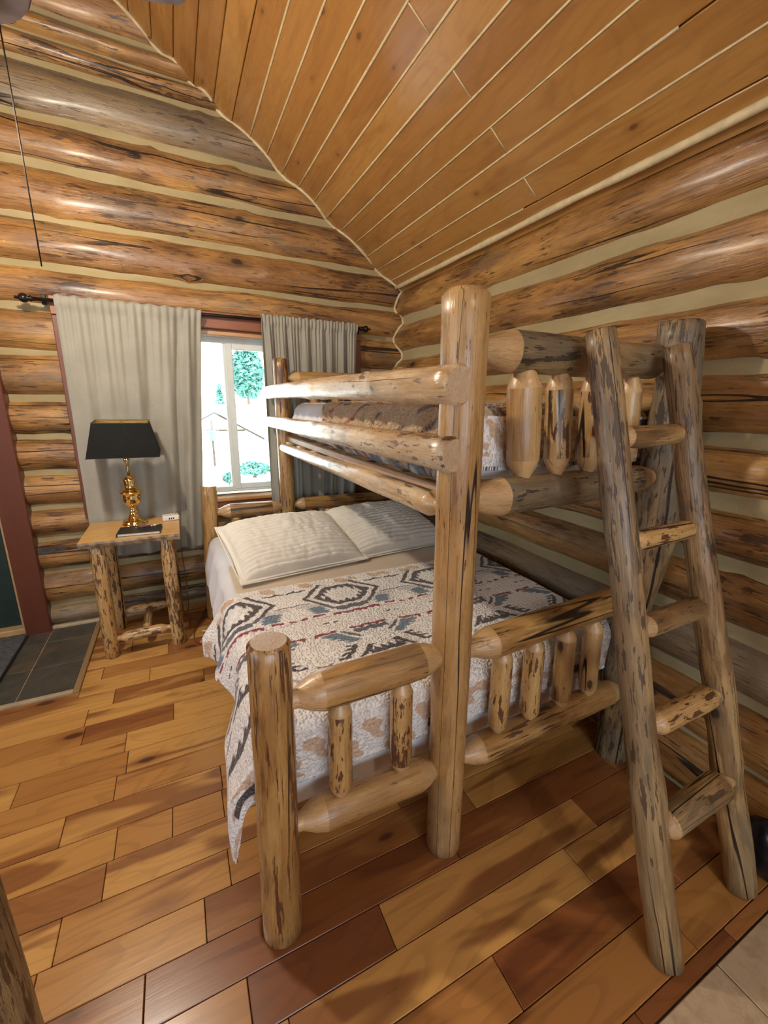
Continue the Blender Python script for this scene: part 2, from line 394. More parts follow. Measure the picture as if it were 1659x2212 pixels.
def cloth_mat(name, a, b, weave=260, bump=0.25, rough=0.9, sheen=0.2, trans=0.0):
    t = NT(name); v = t.coord('Object', False)
    f = t.noise(v, (5, 5, 5), 4)
    fine = t.noise(v, (weave, weave, weave*0.6), 2)
    c = t.mix(t.rng(f, 0.3, 0.7), a, b)
    c = t.mix(t.math('MULTIPLY', t.rng(fine, 0.35, 0.7), 0.25), c, [x*0.72 for x in a])
    m = t.out(c, rough, t.bump(fine, bump, 0.002), Sheen_Weight=sheen)
    if trans:
        tr = t.n.new('ShaderNodeBsdfTranslucent'); t.link(c, tr.inputs[0])
        mx = t.n.new('ShaderNodeMixShader'); mx.inputs[0].default_value = trans
        o = t.n['Material Output']
        t.link(t.b.outputs[0], mx.inputs[1]); t.link(tr.outputs[0], mx.inputs[2]); t.link(mx.outputs[0], o.inputs[0])
    return m
M_CURT = cloth_mat('grey_linen', (0.31, 0.295, 0.24), (0.365, 0.345, 0.285), 300, 0.3, trans=0.06)
M_SHEET = cloth_mat('white_sheet', (0.66, 0.67, 0.70), (0.74, 0.74, 0.76), 400, 0.1)
M_SHEETT = cloth_mat('cream_sheet', (0.60, 0.50, 0.37), (0.66, 0.56, 0.43), 400, 0.1)
M_SHAM = cloth_mat('cream_quilting', (0.74, 0.70, 0.61), (0.81, 0.77, 0.68), 380, 0.15)

def blanket_mat(name):
    t = NT(name); v = t.coord('Object', False)
    c = t.attr('Col').outputs['Color']
    vo = t.voro(v, (95, 95, 95))
    f = t.rng(vo.outputs['Distance'], 0.1, 0.75, 1.0, 0.0)
    n2 = t.noise(v, (180, 180, 180), 2)
    c = t.mix(t.math('MULTIPLY', t.rng(n2, 0.35, 0.75), 0.13), c, t.mix(0.6, c, (0.20, 0.15, 0.11)))
    return t.out(c, 0.95, t.bump(t.math('ADD', f, t.math('MULTIPLY', n2, 0.4)), 0.75, 0.010), Sheen_Weight=0.3)
M_BLANK = blanket_mat('sherpa_blanket')

def glass_mat():
    t = NT('window_glass')
    t.n.remove(t.b)
    tr = t.n.new('ShaderNodeBsdfTransparent'); tr.inputs[0].default_value = (0.94, 0.97, 0.96, 1)
    gl = t.n.new('ShaderNodeBsdfGlossy'); gl.inputs['Roughness'].default_value = 0.02
    lw = t.n.new('ShaderNodeFresnel'); lw.inputs[0].default_value = 1.45
    mx = t.n.new('ShaderNodeMixShader')
    t.link(lw.outputs[0], mx.inputs[0]); t.link(tr.outputs[0], mx.inputs[1]); t.link(gl.outputs[0], mx.inputs[2])
    t.link(mx.outputs[0], t.n['Material Output'].inputs[0])
    return t.m
M_GLASS = glass_mat()
def glow(name, col, st):
    t = NT(name)
    return t.out(col, 0.4, Emission_Color=(*col, 1), Emission_Strength=st)
M_GLOBE = glow('frosted_globe', (1.0, 0.80, 0.55), 6.0)

# ------------------------------------------------------------------ log builder
def log(name, p0, p1, r0, r1, mat, parent=None, e0='flat', e1='flat', seg=18, step=0.06, rough=0.05, bend=0.0, bdir=0.0, seed=0,
        sx=1.0, sy=1.0, cone=0.06, tr=0.5, tl=0.035, wob=0.0, bev=0.008, knobs=0, roll=0.0, tip=None):
    """A peeled log from p0 to p1. ends: 'flat' sawn, 'tenon' carved pencil point with a tenon, 'round' whittled dome."""
    p0 = Vector(p0); p1 = Vector(p1); ax = p1 - p0; L = ax.length
    rg = random.Random(seed*977+13)
    so = seed * 3.71
    rings = []       # z, radius factor, cut
    def end(kind):
        if kind == 'flat': return [(0.0, -bev, 0.0, True), (max(bev, 0.0015), 1.0, 0.0, False)]
        if kind == 'tenon': return [(0.0, tr, 1.0, True), (tl, tr, 1.0, False), (tl+0.004, tr+0.02, 1.0, False), (tl+cone*0.55, tr+(1-tr)*0.66, 1.0, False), (tl+cone, 0.99, 1.0, False), (tl+cone+0.003, 1.0, 0.0, False)]
        return [(0.0, 0.30, 1.0, True), (cone*0.25, 0.62, 1.0, False), (cone*0.6, 0.86, 1.0, False), (cone, 0.985, 1.0, False), (cone+0.004, 1.0, 0.0, False)]
    A = end(e0); B = end(e1)
    za = A[-1][0]; zb = L - B[-1][0]
    n = max(2, int((zb - za) / step))
    spec = [(z, f, c) for z, f, c, _ in A]
    spec += [(za + (zb-za)*i/n, 1.0, 0.0) for i in range(1, n)]
    spec += [(L - z, f, c) for z, f, c, _ in reversed(B)]
    kn = [(rg.uniform(0.1, 0.9)*L, rg.uniform(0, 2*PI), rg.uniform(0.10, 0.22)) for _ in range(knobs)]
    verts = []; cuts = []; faces = []
    for z, f, c in spec:
        u = z / L
        r = r0 + (r1-r0)*u
        if f <= 0: r += f
        elif f < 1.0: r *= f
        amp = rough if c < 0.5 else rough*0.25
        bx = bend*math.sin(PI*u)*math.cos(bdir) + wob*nz(z*2.2, so, 1.7)
        by = bend*math.sin(PI*u)*math.sin(bdir) + wob*nz(z*2.2, so, 9.1)
        for k in range(seg):
            th = 2*PI*k/seg + roll
            ct, st = math.cos(th), math.sin(th)
            q = 1 + amp*(nz(ct*1.1+so, st*1.1, z*3.2) + 0.5*nz(ct*2.3, st*2.3+so, z*7.0))
            for kz, ka, kh in kn:
                dz = (z-kz)/0.035
                if abs(dz) < 2.5:
                    da = (th-ka+PI) % (2*PI) - PI
                    q += kh*math.exp(-dz*dz - (da/0.42)**2)
            verts.append((r*q*ct*sx+bx, r*q*st*sy+by, z)); cuts.append(c)
    nr = len(spec)
    for i in range(nr-1):
        for k in range(seg):
            faces.append((i*seg+k, i*seg+(k+1) % seg, (i+1)*seg+(k+1) % seg, (i+1)*seg+k))
    sm = [True]*len(faces)
    for base, flip in ((0, True), ((nr-1)*seg, False)):        # separate cap verts keep the sawn edge crisp
        st_ = len(verts)
        ring = [verts[base+k] for k in range(seg)]
        verts += ring; cuts += [1.0]*seg
        fc = [st_+k for k in range(seg)]
        faces.append(tuple(fc[::-1] if flip else fc)); sm.append(False)
    me = bpy.data.meshes.new(name)
    me.from_pydata(verts, [], faces)
    me.polygons.foreach_set('use_smooth', sm)
    a = me.attributes.new('cut', 'FLOAT', 'POINT'); a.data.foreach_set('value', cuts)
    me.update()
    q = ax.to_track_quat('Z', 'Y') if ax.normalized().dot(Vector((0, 0, 1))) < 0.99999 else Quaternion((1, 0, 0, 0))
    return link(name, me, mat, parent, p0, q)

# ================================================================== THE ROOM
YB = 3.445      # mortar plane of the window wall
XR = 1.825      # mortar plane of the right wall
SL = 0.674      # ceiling slope
def zceil(x): return 2.545 + SL*(1.75 - x)
XRIDGE = -1.20; ZR = zceil(XRIDGE); XL = -4.15
def zroof(x): return zceil(x) if x >= XRIDGE else ZR - SL*(XRIDGE - x)
WX0, WX1, WZ0, WZ1 = -0.54, 1.34, 0.86, 2.09     # window opening
DX0, DX1, DZ = -1.98, -1.06, 2.05                  # door opening

# ---- window wall: mortar slab with holes, logs as its pieces
bm = bmesh.new()
def slab(x0, x1, z0, z1f):
    """vertical slab piece whose top follows the roof when z1f is None"""
    if z1f is None:
        xs = [x0, x1] if not (x0 < XRIDGE < x1) else [x0, XRIDGE, x1]
        poly = [(x0, z0)] + [(x1, z0)] + [(x, zroof(x)+0.03) for x in reversed(xs)]
    else: poly = [(x0, z0), (x1, z0), (x1, z1f), (x0, z1f)]
    prism(bm, poly, 1, YB, YB+0.19)
slab(XL, DX0, 0, None); slab(DX0, DX1, DZ, None); slab(DX1, WX0, 0, None); slab(WX0, WX1, 0, WZ0); slab(WX0, WX1, WZ1, None); slab(WX1, XR+0.2, 0, None)
wall_back = obj('wall_back', bm, M_CHINK); tag(wall_back, 'log wall with the window, pale mortar between the logs', kind='structure')
ZB = [0.012, 0.174, 0.423, 0.662, 0.875, 1.11, 1.35, 1.588, 1.866, 2.13, 2.365, 2.63, 2.905, 3.14, 3.405, 3.525, 3.63, 3.87, 4.12, 4.38]
sd = 100
def wlog(x0, x1, i, mat=None, gap=None, e=('flat', 'flat')):
    global sd; sd += 1
    a, b = ZB[i], ZB[i+1]
    g = gap if gap is not None else (0.032 if i < 10 else 0.038)
    hz = (b-a-g)/2; 
    rg = random.Random(sd)
    zc = (a+b)/2
    o = log('log', (x0, YB+0.045, zc), (x1, YB+0.045, zc + rg.uniform(-0.006, 0.006)), 1.0, 1.0, mat or M_WALL, wall_back, e[0], e[1], seg=26, step=0.05, rough=0.075, seed=sd, knobs=int((x1-x0)*2.2),
            sx=0.100, sy=hz*1.10, wob=0.008, bev=0.0)
    return o
for i in range(len(ZB)-1):
    a, b = ZB[i], ZB[i+1]
    m = M_WALLG if i in (0, 13) else M_WALL
    xe = min(XR+0.10, 1.75 - (a - 2.545)/SL + 0.06)
    if b < 0.70: wlog(DX1+0.02, XR+0.10, i, m)
    elif a < 0.70: wlog(DX1+0.02, XR+0.10, i, m)
    elif b <= 2.135:
        wlog(DX1+0.02, WX0-0.02, i, m, gap=0.036); wlog(WX1+0.02, XR+0.10, i, m)
    else: wlog(max(XL+0.2, XRIDGE-(ZR-a)/SL), xe, i, m, gap=(0.022 if i in (14, 15) else None))
for i in range(0, 9): wlog(XL+0.15, DX0-0.02, i, M_WALL)

# ---- right wall
bm = bmesh.new(); box(bm, XR, XR+0.19, -3.0, YB+0.19, 0, 2.56)
wall_right = obj('wall_right', bm, M_CHINK); tag(wall_right, 'log wall along the right side behind the bunk bed', kind='structure')
ZRW = [0.0, 0.28, 0.535, 0.785, 1.034, 1.263, 1.49, 1.755, 2.0, 2.285, 2.545]
for i in range(len(ZRW)-1):
    sd += 1
    a, b = ZRW[i], ZRW[i+1]
    g = 0.056 if i not in (0, 1) else 0.02
    if i == 8: g = 0.07
    hz = (b-a-g)/2; zc = (a+b)/2
    m = M_WALLG if i == 2 else M_WALL
    log('log', (XR+0.045, -2.95, zc), (XR+0.045, YB+0.12, zc), 1.0, 1.0, m, wall_right, seg=26, step=0.055, rough=0.075, seed=sd, knobs=13, sx=0.104, sy=hz*1.09, wob=0.008, bev=0.0)

# ---- unseen walls that close the room, each with an opening added for its fill light
bm = bmesh.new()
box(bm, XL-0.12, XL, -3.0, -0.30, 0, 3.0); box(bm, XL-0.12, XL, 1.5, YB+0.19, 0, 3.0); box(bm, XL-0.12, XL, -0.30, 1.5, 0, 0.92); box(bm, XL-0.12, XL, -0.30, 1.5, 2.18, 3.0)
tag(obj('wall_left', bm, M_WOODWALL), 'far left wall of the cabin room', kind='structure')
bm = bmesh.new()
def fslab(x0, x1, z0, z1f):
    if z1f is None:
        xs = [x0, x1] if not (x0 < XRIDGE < x1) else [x0, XRIDGE, x1]
        poly = [(x0, z0)] + [(x1, z0)] + [(x, zroof(x)+0.03) for x in reversed(xs)]
    else: poly = [(x0, z0), (x1, z0), (x1, z1f), (x0, z1f)]
    prism(bm, poly, 1, -3.12, -3.0)
fslab(XL, -1.65, 0, None); fslab(-1.65, 0.85, 0, 0.92); fslab(-1.65, 0.85, 2.18, None); fslab(0.85, XR+0.19, 0, None)
tag(obj('wall_front', bm, M_WOODWALL), 'wall behind the viewer', kind='structure')

# ---- ceiling: backing on both slopes, boards as pieces on the slope in view
bm = bmesh.new()
prism(bm, [(XR+0.35, zceil(XR+0.35)+0.022), (XRIDGE, ZR+0.022), (XL-0.3, zroof(XL-0.3)+0.022), (XL-0.3, zroof(XL-0.3)+0.12), (XRIDGE, ZR+0.14), (XR+0.35, zceil(XR+0.35)+0.12)], 1, -3.2, YB+0.25)
ceiling = obj('ceiling', bm, M_WOODCEIL); tag(ceiling, 'vaulted ceiling of varnished pine boards with pale caulked joints', kind='structure')
ang = math.atan(SL)
qc = Quaternion((0, 1, 0), ang)
W = 0.108
XC0 = 0.623
def cboard(x0, x1, y0, y1):
    xm = (x0+x1)/2; ln = (x1-x0)/math.cos(ang)
    bm = bmesh.new(); box(bm, -ln/2+0.0022, ln/2-0.0022, (y0-y1)/2+0.002, (y1-y0)/2-0.002, 0.0, 0.02, 0.003)
    o = obj('ceiling_board', bm, M_CEIL, ceiling, (xm, (y0+y1)/2, zceil(xm) + rnd.uniform(-0.0015, 0.0015)), qc)
def caulk(x, y0, y1):
    bm = bmesh.new()
    n = 14
    pts = []; rs = []
    for i in range(n+1):
        y = y0 + (y1-y0)*i/n
        pts.append((0, y-(y0+y1)/2, 0)); rs.append((0.0058 if x < 1.2 else 0.0048) + 0.0016*nz(x*7, y*2.3, 4))
    tube_bm(bm, pts, rs, 6)
    obj('caulk_line', bm, M_CAULK, ceiling, (x, (y0+y1)/2, zceil(x)+0.001), sm=True)
for k in range(-17, 12):
    x0 = XC0 + W*k; x1 = x0 + W
    if x0 < XRIDGE: continue
    if x1 > 1.86: x1 = 1.86
    if x1 - x0 < 0.02: continue
    if k in (3, 5, 7, 9): js = [1.795, -0.9]
    else: js = [[0.35, 0.62, 0.9, 0.1][k % 4] if k < 0 else -0.35 - 0.2*(k % 3)]
    ys = [YB+0.03] + js + [-3.0]
    for a, b in zip(ys[:-1], ys[1:]): cboard(x0, x1, b, a)
    if k in (3, 5, 7, 9):
        bm = bmesh.new(); ln = W/math.cos(ang)
        tube_bm(bm, [(-ln/2, 0, 0), (0, 0.001, 0), (ln/2, 0, 0)], 0.0038, 6)
        obj('caulk_line', bm, M_CAULK, ceiling, ((x0+x1)/2, 1.795, zceil((x0+x1)/2)+0.0008), qc, sm=True)
yend = {0: -1, 1: -1, 2: -1, 3: -1, 4: -1, 5: -1, 6: 0.2, 7: -1, 8: 1.05, 9: -1, 10: 1.9}
for k in range(0, 11): caulk(XC0 + W*k, yend[k], YB-0.01)

# beads of caulk where the ceiling meets the walls and where the two log walls meet
def yback(z):
    """front surface of the window wall at height z"""
    for i in range(len(ZB)-1):
        if ZB[i] <= z < ZB[i+1]:
            hz = (ZB[i+1]-ZB[i]-0.05)/2*1.09; d = (z-(ZB[i]+ZB[i+1])/2)/hz
            return min(YB, YB+0.045-0.100*math.sqrt(max(0, 1-d*d)))
    return YB
def xright(z):
    for i in range(len(ZRW)-1):
        if ZRW[i] <= z < ZRW[i+1]:
            hz = (ZRW[i+1]-ZRW[i]-0.056)/2*1.09; d = (z-(ZRW[i]+ZRW[i+1])/2)/hz
            return min(XR, XR+0.045-0.104*math.sqrt(max(0, 1-d*d)))
    return XR
bm = bmesh.new(); pts = []
for i in range(120):
    x = 1.80 - 2.9*i/119
    z = zceil(x)-0.004
    pts.append((x, yback(z-0.01)-0.004, z))
tube_bm(bm, pts, [0.0105 + 0.0035*nz(i*0.3, 1, 2) for i in range(120)], 7)
tag(obj('trim_1', bm, M_CAULK, sm=True), 'pale caulk bead along the sloping top of the window wall', kind='structure')
bm = bmesh.new()
tube_bm(bm, [(1.752 + 0.006*nz(y*1.3, 3, 3), y, 2.530 + 0.004*nz(y*2, 1, 1)) for y in np.linspace(-2.9, 3.40, 70)], [0.017 + 0.004*nz(i*0.4, 5, 2) for i in range(70)], 8)
tag(obj('trim_2', bm, M_CAULK, sm=True), 'pale caulk bead where the ceiling meets the right wall', kind='structure')
bm = bmesh.new(); pts = []
for i in range(150):
    z = 0.02 + 2.52*i/149
    pts.append((xright(z)-0.004, yback(z)-0.004, z))
tube_bm(bm, pts, [0.011 + 0.003*nz(i*0.35, 8, 2) for i in range(150)], 7)
tag(obj('trim_3', bm, M_CAULK, sm=True), 'pale zigzag caulk bead in the corner of the two log walls', kind='structure')
bm = bmesh.new(); box(bm, DX1+0.1, -0.25, YB-0.055, YB, 0.0, 0.024, 0.004)
tag(obj('baseboard_back', bm, plain('pale_threshold', (0.52, 0.42, 0.28), 0.5)), 'pale strip along the foot of the window wall', kind='structure')

# ---- floor
bm = bmesh.new(); box(bm, XL, XR+0.1, -3.0, YB+0.1, -0.08, -0.016)
floor = obj('floor', bm, M_GROUTD); tag(floor, 'honey and red-brown pine plank floor', kind='structure')
JO = {1: [-0.067, -0.509], 2: [-0.476, 0.019], 0: [-0.231], -1: [0.03], 3: [-0.371], 4: [-0.351, -0.162, 0.024], 5: [-0.538, 0.03], -3: [0.701], 8: [-0.365], 10: [-0.562], 9: [-0.159]}
PW = 0.1325
def plank(x0, x1, y0, y1):
    bm = bmesh.new(); hx, hy = (x1-x0)/2, (y1-y0)/2
    box(bm, -hx+0.0012, hx-0.0012, -hy+0.0012, hy-0.0012, -0.016, 0.0, 0.0018)
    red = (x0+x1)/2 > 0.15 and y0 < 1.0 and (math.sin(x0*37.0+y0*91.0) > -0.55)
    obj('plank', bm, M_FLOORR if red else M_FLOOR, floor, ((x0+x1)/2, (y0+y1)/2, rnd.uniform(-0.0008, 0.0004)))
PADX, PADY = -0.632, 2.535
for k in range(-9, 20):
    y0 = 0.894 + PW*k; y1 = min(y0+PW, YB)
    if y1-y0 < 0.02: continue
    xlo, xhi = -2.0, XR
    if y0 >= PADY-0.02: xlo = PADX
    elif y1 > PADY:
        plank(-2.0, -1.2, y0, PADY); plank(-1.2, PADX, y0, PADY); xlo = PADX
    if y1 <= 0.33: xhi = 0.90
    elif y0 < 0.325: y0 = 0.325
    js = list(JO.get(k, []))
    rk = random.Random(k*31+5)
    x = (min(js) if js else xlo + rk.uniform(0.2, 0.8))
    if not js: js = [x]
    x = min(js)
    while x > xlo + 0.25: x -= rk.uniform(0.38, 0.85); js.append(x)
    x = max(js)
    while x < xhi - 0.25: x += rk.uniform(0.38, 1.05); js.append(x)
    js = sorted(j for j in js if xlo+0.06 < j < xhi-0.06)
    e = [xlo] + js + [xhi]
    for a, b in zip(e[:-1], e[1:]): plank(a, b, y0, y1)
# plain run of boards behind and left of the viewer, out of frame
bm = bmesh.new()
for i in range(21):
    y = 0.894 + PW*(-9) - PW*(i+1)
    if y < -3.0: break
    box(bm, XL, 0.90, y+0.001, y+PW-0.001, -0.016, 0.0)
for i in range(27):
    y = -0.298 + PW*i
    box(bm, XL, -2.002, y+0.001, min(y+PW-0.001, YB), -0.016, 0.0)
obj('plank_run', bm, M_FLOOR, floor)['kind'] = 'stuff'
# beige floor tiles past the boards, lower right
bt = thing('trim_4', 'beige tiled floor area beyond the boards at lower right', kind='structure')
bm = bmesh.new(); box(bm, 0.90, XR, -3.0, 0.325, -0.016, -0.004); obj('grout', bm, M_GROUTD, bt)
for i in range(4):
    for j in range(8):
        x0 = 1.294 + 0.45*(i-1); x1 = min(x0+0.45, XR); x0 = max(x0, 0.90)
        y1 = 0.323 - 0.45*j; y0 = max(y1-0.45, -3.0)
        if x1-x0 < 0.02 or y1-y0 < 0.02: continue
        boxo('tile', (x0+0.002, x1-0.002, y0+0.002, y1-0.002, -0.006, 0.002), M_BEIGE, bt, 0.002)

# ---- slate entry pad and door
pad = thing('trim_5', 'dark slate tile pad inside the green door with a wood edge strip', kind='structure')
bm = bmesh.new(); box(bm, -2.3, PADX-0.03, PADY+0.02, YB-0.055, -0.016, 0.004); obj('grout', bm, M_GROUT, pad)
for xi in range(-5, 2):
    for yi in range(3):
        x0 = -0.925 + 0.31*(xi if xi < 1 else 0) ; 
        if xi >= 1: continue
        x1 = x0 + (0.31 if xi < 0 else 0.262)
        y0, y1 = [(2.565, 2.872), (2.872, 3.19), (3.19, YB-0.056)][yi]
        boxo('tile', (x0+0.003, x1-0.003, y0+0.003, y1-0.003, -0.004, 0.0085 + rnd.uniform(-0.0006, 0.0006)), M_SLATE, pad, 0.002)
boxo('edge_strip', (PADX-0.03, PADX, PADY, YB-0.06, -0.01, 0.013), M_EDGE, pad, 0.003)
boxo('edge_strip', (-2.3, PADX-0.03, PADY, PADY+0.028, -0.01, 0.013), plain('pale_edge_strip', (0.42, 0.34, 0.22), 0.4), pad, 0.003)
mt = thing('doormat', 'dark grey doormat on the slate tiles at the left edge', 'doormat', (-1.42, 3.02, 0.0085))
boxo('pile', (-1.80, -1.062, 2.72, 3.33, 0.0085, 0.020), M_MAT, mt, 0.004)
boxo('rubber_edge', (-1.815, -1.047, 2.705, 3.345, 0.0085, 0.0135), M_BLACK, mt, 0.002)

door = thing('door_1', 'dark green entry door in a red-brown casing at the left edge', loc=(-1.52, YB+0.05, 0), kind='structure')
boxo('door_leaf', (DX0+0.02, DX1-0.03, YB+0.02, YB+0.065, 0.045, DZ-0.02), M_GREEN, door, 0.004)
boxo('door_stop', (DX1-0.034, DX1-0.004, YB-0.035, YB+0.03, 0.03, DZ), plain('pale_stop_wood', (0.46, 0.28, 0.13), 0.45), door, 0.003)
boxo('threshold', (DX0, DX1-0.004, YB-0.05, YB+0.08, 0.002, 0.045), plain('threshold_oak', (0.44, 0.30, 0.15), 0.4), door, 0.006)
boxo('casing', (DX1-0.006, DX1+0.135, YB-0.088, YB+0.06, 0.004, DZ+0.14), M_TRIM, door, 0.004)
boxo('casing', (DX0-0.13, DX0+0.006, YB-0.088, YB+0.06, 0.004, DZ+0.14), M_TRIM, door, 0.004)
boxo('casing_head', (DX0+0.006, DX1-0.006, YB-0.088, YB+0.06, DZ, DZ+0.14), M_TRIMX, door, 0.004)
bm = bmesh.new(); lathe_bm(bm, [(0.026, 0), (0.026, 0.006), (0.011, 0.01), (0.011, 0.035), (0.024, 0.042), (0.028, 0.055), (0.02, 0.068), (0.0, 0.072)], 16)
obj('door_knob', bm, M_BRASS, door, (DX0+0.10, YB+0.02, 1.0), Quaternion((1, 0, 0), PI/2), sm=True)

# ---- window
win = thing('window_1', 'white vinyl sliding window behind the grey curtains', loc=(0.40, YB+0.10, WZ0), kind='structure')
fy0, fy1 = 3.505, 3.575
def rect_frame(name, x0, x1, z0, z1, wd, y0, y1, m, parent, bev=0.004):
    bm = bmesh.new()
    box(bm, x0, x0+wd, y0, y1, z0, z1, bev); box(bm, x1-wd, x1, y0, y1, z0, z1, bev)
    box(bm, x0+wd, x1-wd, y0, y1, z1-wd, z1, bev); box(bm, x0+wd, x1-wd, y0, y1, z0, z0+wd, bev)
    return obj(name, bm, m, parent)
rect_frame('window_frame', WX0+0.02, WX1-0.02, 0.885, 2.052, 0.042, fy0, fy1, M_VINYL, win)
boxo('meeting_stile', (0.362, 0.386, fy0+0.012, fy1-0.002, 0.926, 2.011), M_VINYL, win, 0.003)
sash = rect_frame('sliding_sash', 0.384, WX1-0.06, 0.905, 2.013, 0.044, fy0-0.004, fy0+0.032, M_VINYL, win)
boxo('pane', (0.426, WX1-0.102, fy0+0.010, fy0+0.014, 0.947, 1.971), M_GLASS, sash)
boxo('pane', (WX0+0.06, 0.364, fy1-0.026, fy1-0.022, 0.925, 2.012), M_GLASS, win)
bm = bmesh.new()
box(bm, WX0-0.005, WX0+0.022, YB-0.02, 3.60, WZ0, WZ1); box(bm, WX1-0.022, WX1+0.005, YB-0.02, 3.60, WZ0, WZ1); box(bm, WX0+0.022, WX1-0.022, YB-0.02, 3.60, WZ1-0.035, WZ1)
obj('jamb', bm, M_SILL, win)
boxo('window_head', (WX0-0.085, WX1+0.085, YB-0.085, YB+0.01, WZ1-0.002, WZ1+0.105), M_TRIMX, win, 0.004)
boxo('head_stop', (WX0+0.022, WX1-0.022, YB-0.05, YB+0.02, WZ1-0.04, WZ1-0.014), M_SILL, win, 0.003)
boxo('side_casing', (WX0-0.085, WX0-0.005, YB-0.075, YB+0.01, WZ0-0.07, WZ1-0.002), M_TRIM, win, 0.004)
boxo('side_casing', (WX1+0.005, WX1+0.085, YB-0.075, YB+0.01, WZ0-0.07, WZ1-0.002), M_TRIM, win, 0.004)
boxo('sill', (WX0-0.02, WX1+0.02, YB-0.085, fy0+0.02, WZ0-0.022, WZ0+0.006), M_SILL, win, 0.005)
boxo('apron', (WX0-0.02, WX1+0.02, YB-0.072, YB+0.01, WZ0-0.115, WZ0-0.022), M_TRIMX, win, 0.004)

# ---- curtain rod and curtains
CY = 3.318
rod = thing('curtain_rod', 'black iron curtain rod with ball finials above the window', 'curtain rod', (0.35, CY, 2.165))
bm = bmesh.new(); tube_bm(bm, [(-0.70, CY, 2.157), (1.41, CY, 2.176)], 0.0105, 10); obj('pole', bm, M_BLACKM, rod, sm=True)
fin = [(0.0, 0.062), (0.006, 0.060), (0.009, 0.052), (0.006, 0.046), (0.013, 0.040), (0.023, 0.030), (0.027, 0.018), (0.023, 0.004), (0.012, -0.006), (0.017, -0.012), (0.018, -0.018), (0.012, -0.024), (0.012, -0.032)]
for xx, zz, sgn in ((-0.715, 2.157, -1), (1.425, 2.1762, 1)):
    bm = bmesh.new(); lathe_bm(bm, fin[::-1], 16)
    obj('finial', bm, M_BLACKM, rod, (xx, CY, zz), Quaternion((0, 1, 0), sgn*PI/2), sm=True)
for xx in (-0.645, 1.39):
    bm = bmesh.new(); tube_bm(bm, [(xx, CY, 2.157 + (xx+0.7)*0.009), (xx, YB-0.086, 2.157 + (xx+0.7)*0.009)], 0.007, 8)
    box(bm, xx-0.012, xx+0.012, YB-0.092, YB-0.082, 2.135, 2.195, 0.002)
    obj('bracket', bm, M_BLACKM, rod)
def curtain(xt0, xt1, xb0, xb1, zt, zb, folds, seed, label, calm=1.0):
    nu, nv = 200, 90
    P = np.zeros((nu, nv, 3))
    rg = random.Random(seed)
    ph = [rg.uniform(0, 6.28) for _ in range(6)]
    for i in range(nu):
        u = i/(nu-1)
        for j in range(nv):
            v = j/(nv-1)                       # 0 top .. 1 bottom
            z = zt + (zb-zt)*v
            xa = xt0 + (xb0-xt0)*v**0.9; xb = xt1 + (xb1-xt1)*v**0.9
            x = xa + (xb-xa)*u
            am = 0.010 + 0.022*min(1, v*3.0)
            uu = u + 0.012*math.sin(u*9+ph[3]) + 0.02*nz(u*3, v*0.9, seed)
            low = math.sin(uu*folds*2*PI + ph[0]) + 0.55*math.sin(uu*folds*1.63*2*PI + ph[1] + v*1.2)
            gather = math.sin(uu*folds*3.7*2*PI + ph[2]) * max(0, 1-v*2.4)
            bump = nz(u*2.4+seed, v*2.2, 0.3)
            y = CY + am*0.72*low*(calm + (1.15-calm)*max(0.0, min(1.0, (u-0.45)/0.35))) + 0.0065*gather + 0.020*bump*min(1, v*2.5) 
            # rod pocket wraps round the rod
            dz = z - (2.157 + (x+0.7)*0.009)
            if abs(dz) < 0.040:
                k = math.sqrt(max(0, 1-(dz/0.040)**2))
                y = y*(1-0.75*k) + 0.75*k*(CY-0.024 + 0.004*gather)
            y = min(y, CY+0.027)
            P[i, j] = (x + 0.006*nz(u*4, v*6, seed+3)*v, y, z + 0.004*math.sin(uu*folds*4*PI)*(1 if j == 0 else 0) + 0.006*nz(u*5, 3, seed)*v)
    me = grid_mesh('curtain', P)
    o = link('curtain', me, M_CURT)
    so = o.modifiers.new('thickness', 'SOLIDIFY'); so.thickness = 0.0022
    return tag(o, label, 'curtain', 'curtains at the window')
curtain(-0.588, 0.224, -0.600, 0.100, 2.190, 0.51, 5.0, 3, 'wide grey linen curtain left of the window, behind the brass lamp', 0.4)
curtain(0.615, 1.370, 0.640, 1.36, 2.205, 0.53, 8.0, 8, 'narrow gathered grey linen curtain right of the window, behind the bunk posts')

# ================================================================== BUNK BED
BX = (0.155, 0.740, 1.705); BY0, BY1 = 0.965, 3.14
bed = thing('bunk_bed', 'rustic peeled log bunk bed, wide bottom bunk and narrow top bunk', 'bunk bed', (0.93, 2.05, 0))
log('post', (0.151, BY0, 0), (0.157, BY0, 1.012), 0.060, 0.055, M_BED, bed, rough=0.04, seed=1, seg=28, bev=0.009)
log('post', (0.750, BY0, 0), (0.700, BY0, 1.886), 0.062, 0.063, M_BEDC, bed, rough=0.035, seed=2, seg=28, bev=0.016, step=0.05)
log('post', (1.715, 0.985, 0), (1.640, BY0, 1.90), 0.068, 0.074, M_BEDG, bed, rough=0.16, seed=3, seg=24, wob=0.035, step=0.05, knobs=4)
log('post', (0.130, BY1, 0), (0.163, BY1, 1.012), 0.058, 0.053, M_BED, bed, rough=0.04, seed=4, seg=24)
log('post', (0.728, BY1, 0), (0.704, BY1, 1.893), 0.056, 0.053, M_BED, bed, rough=0.05, seed=5, seg=24)
log('post', (1.695, BY1, 0), (1.680, BY1, 1.886), 0.056, 0.054, M_BEDC, bed, rough=0.05, seed=6)
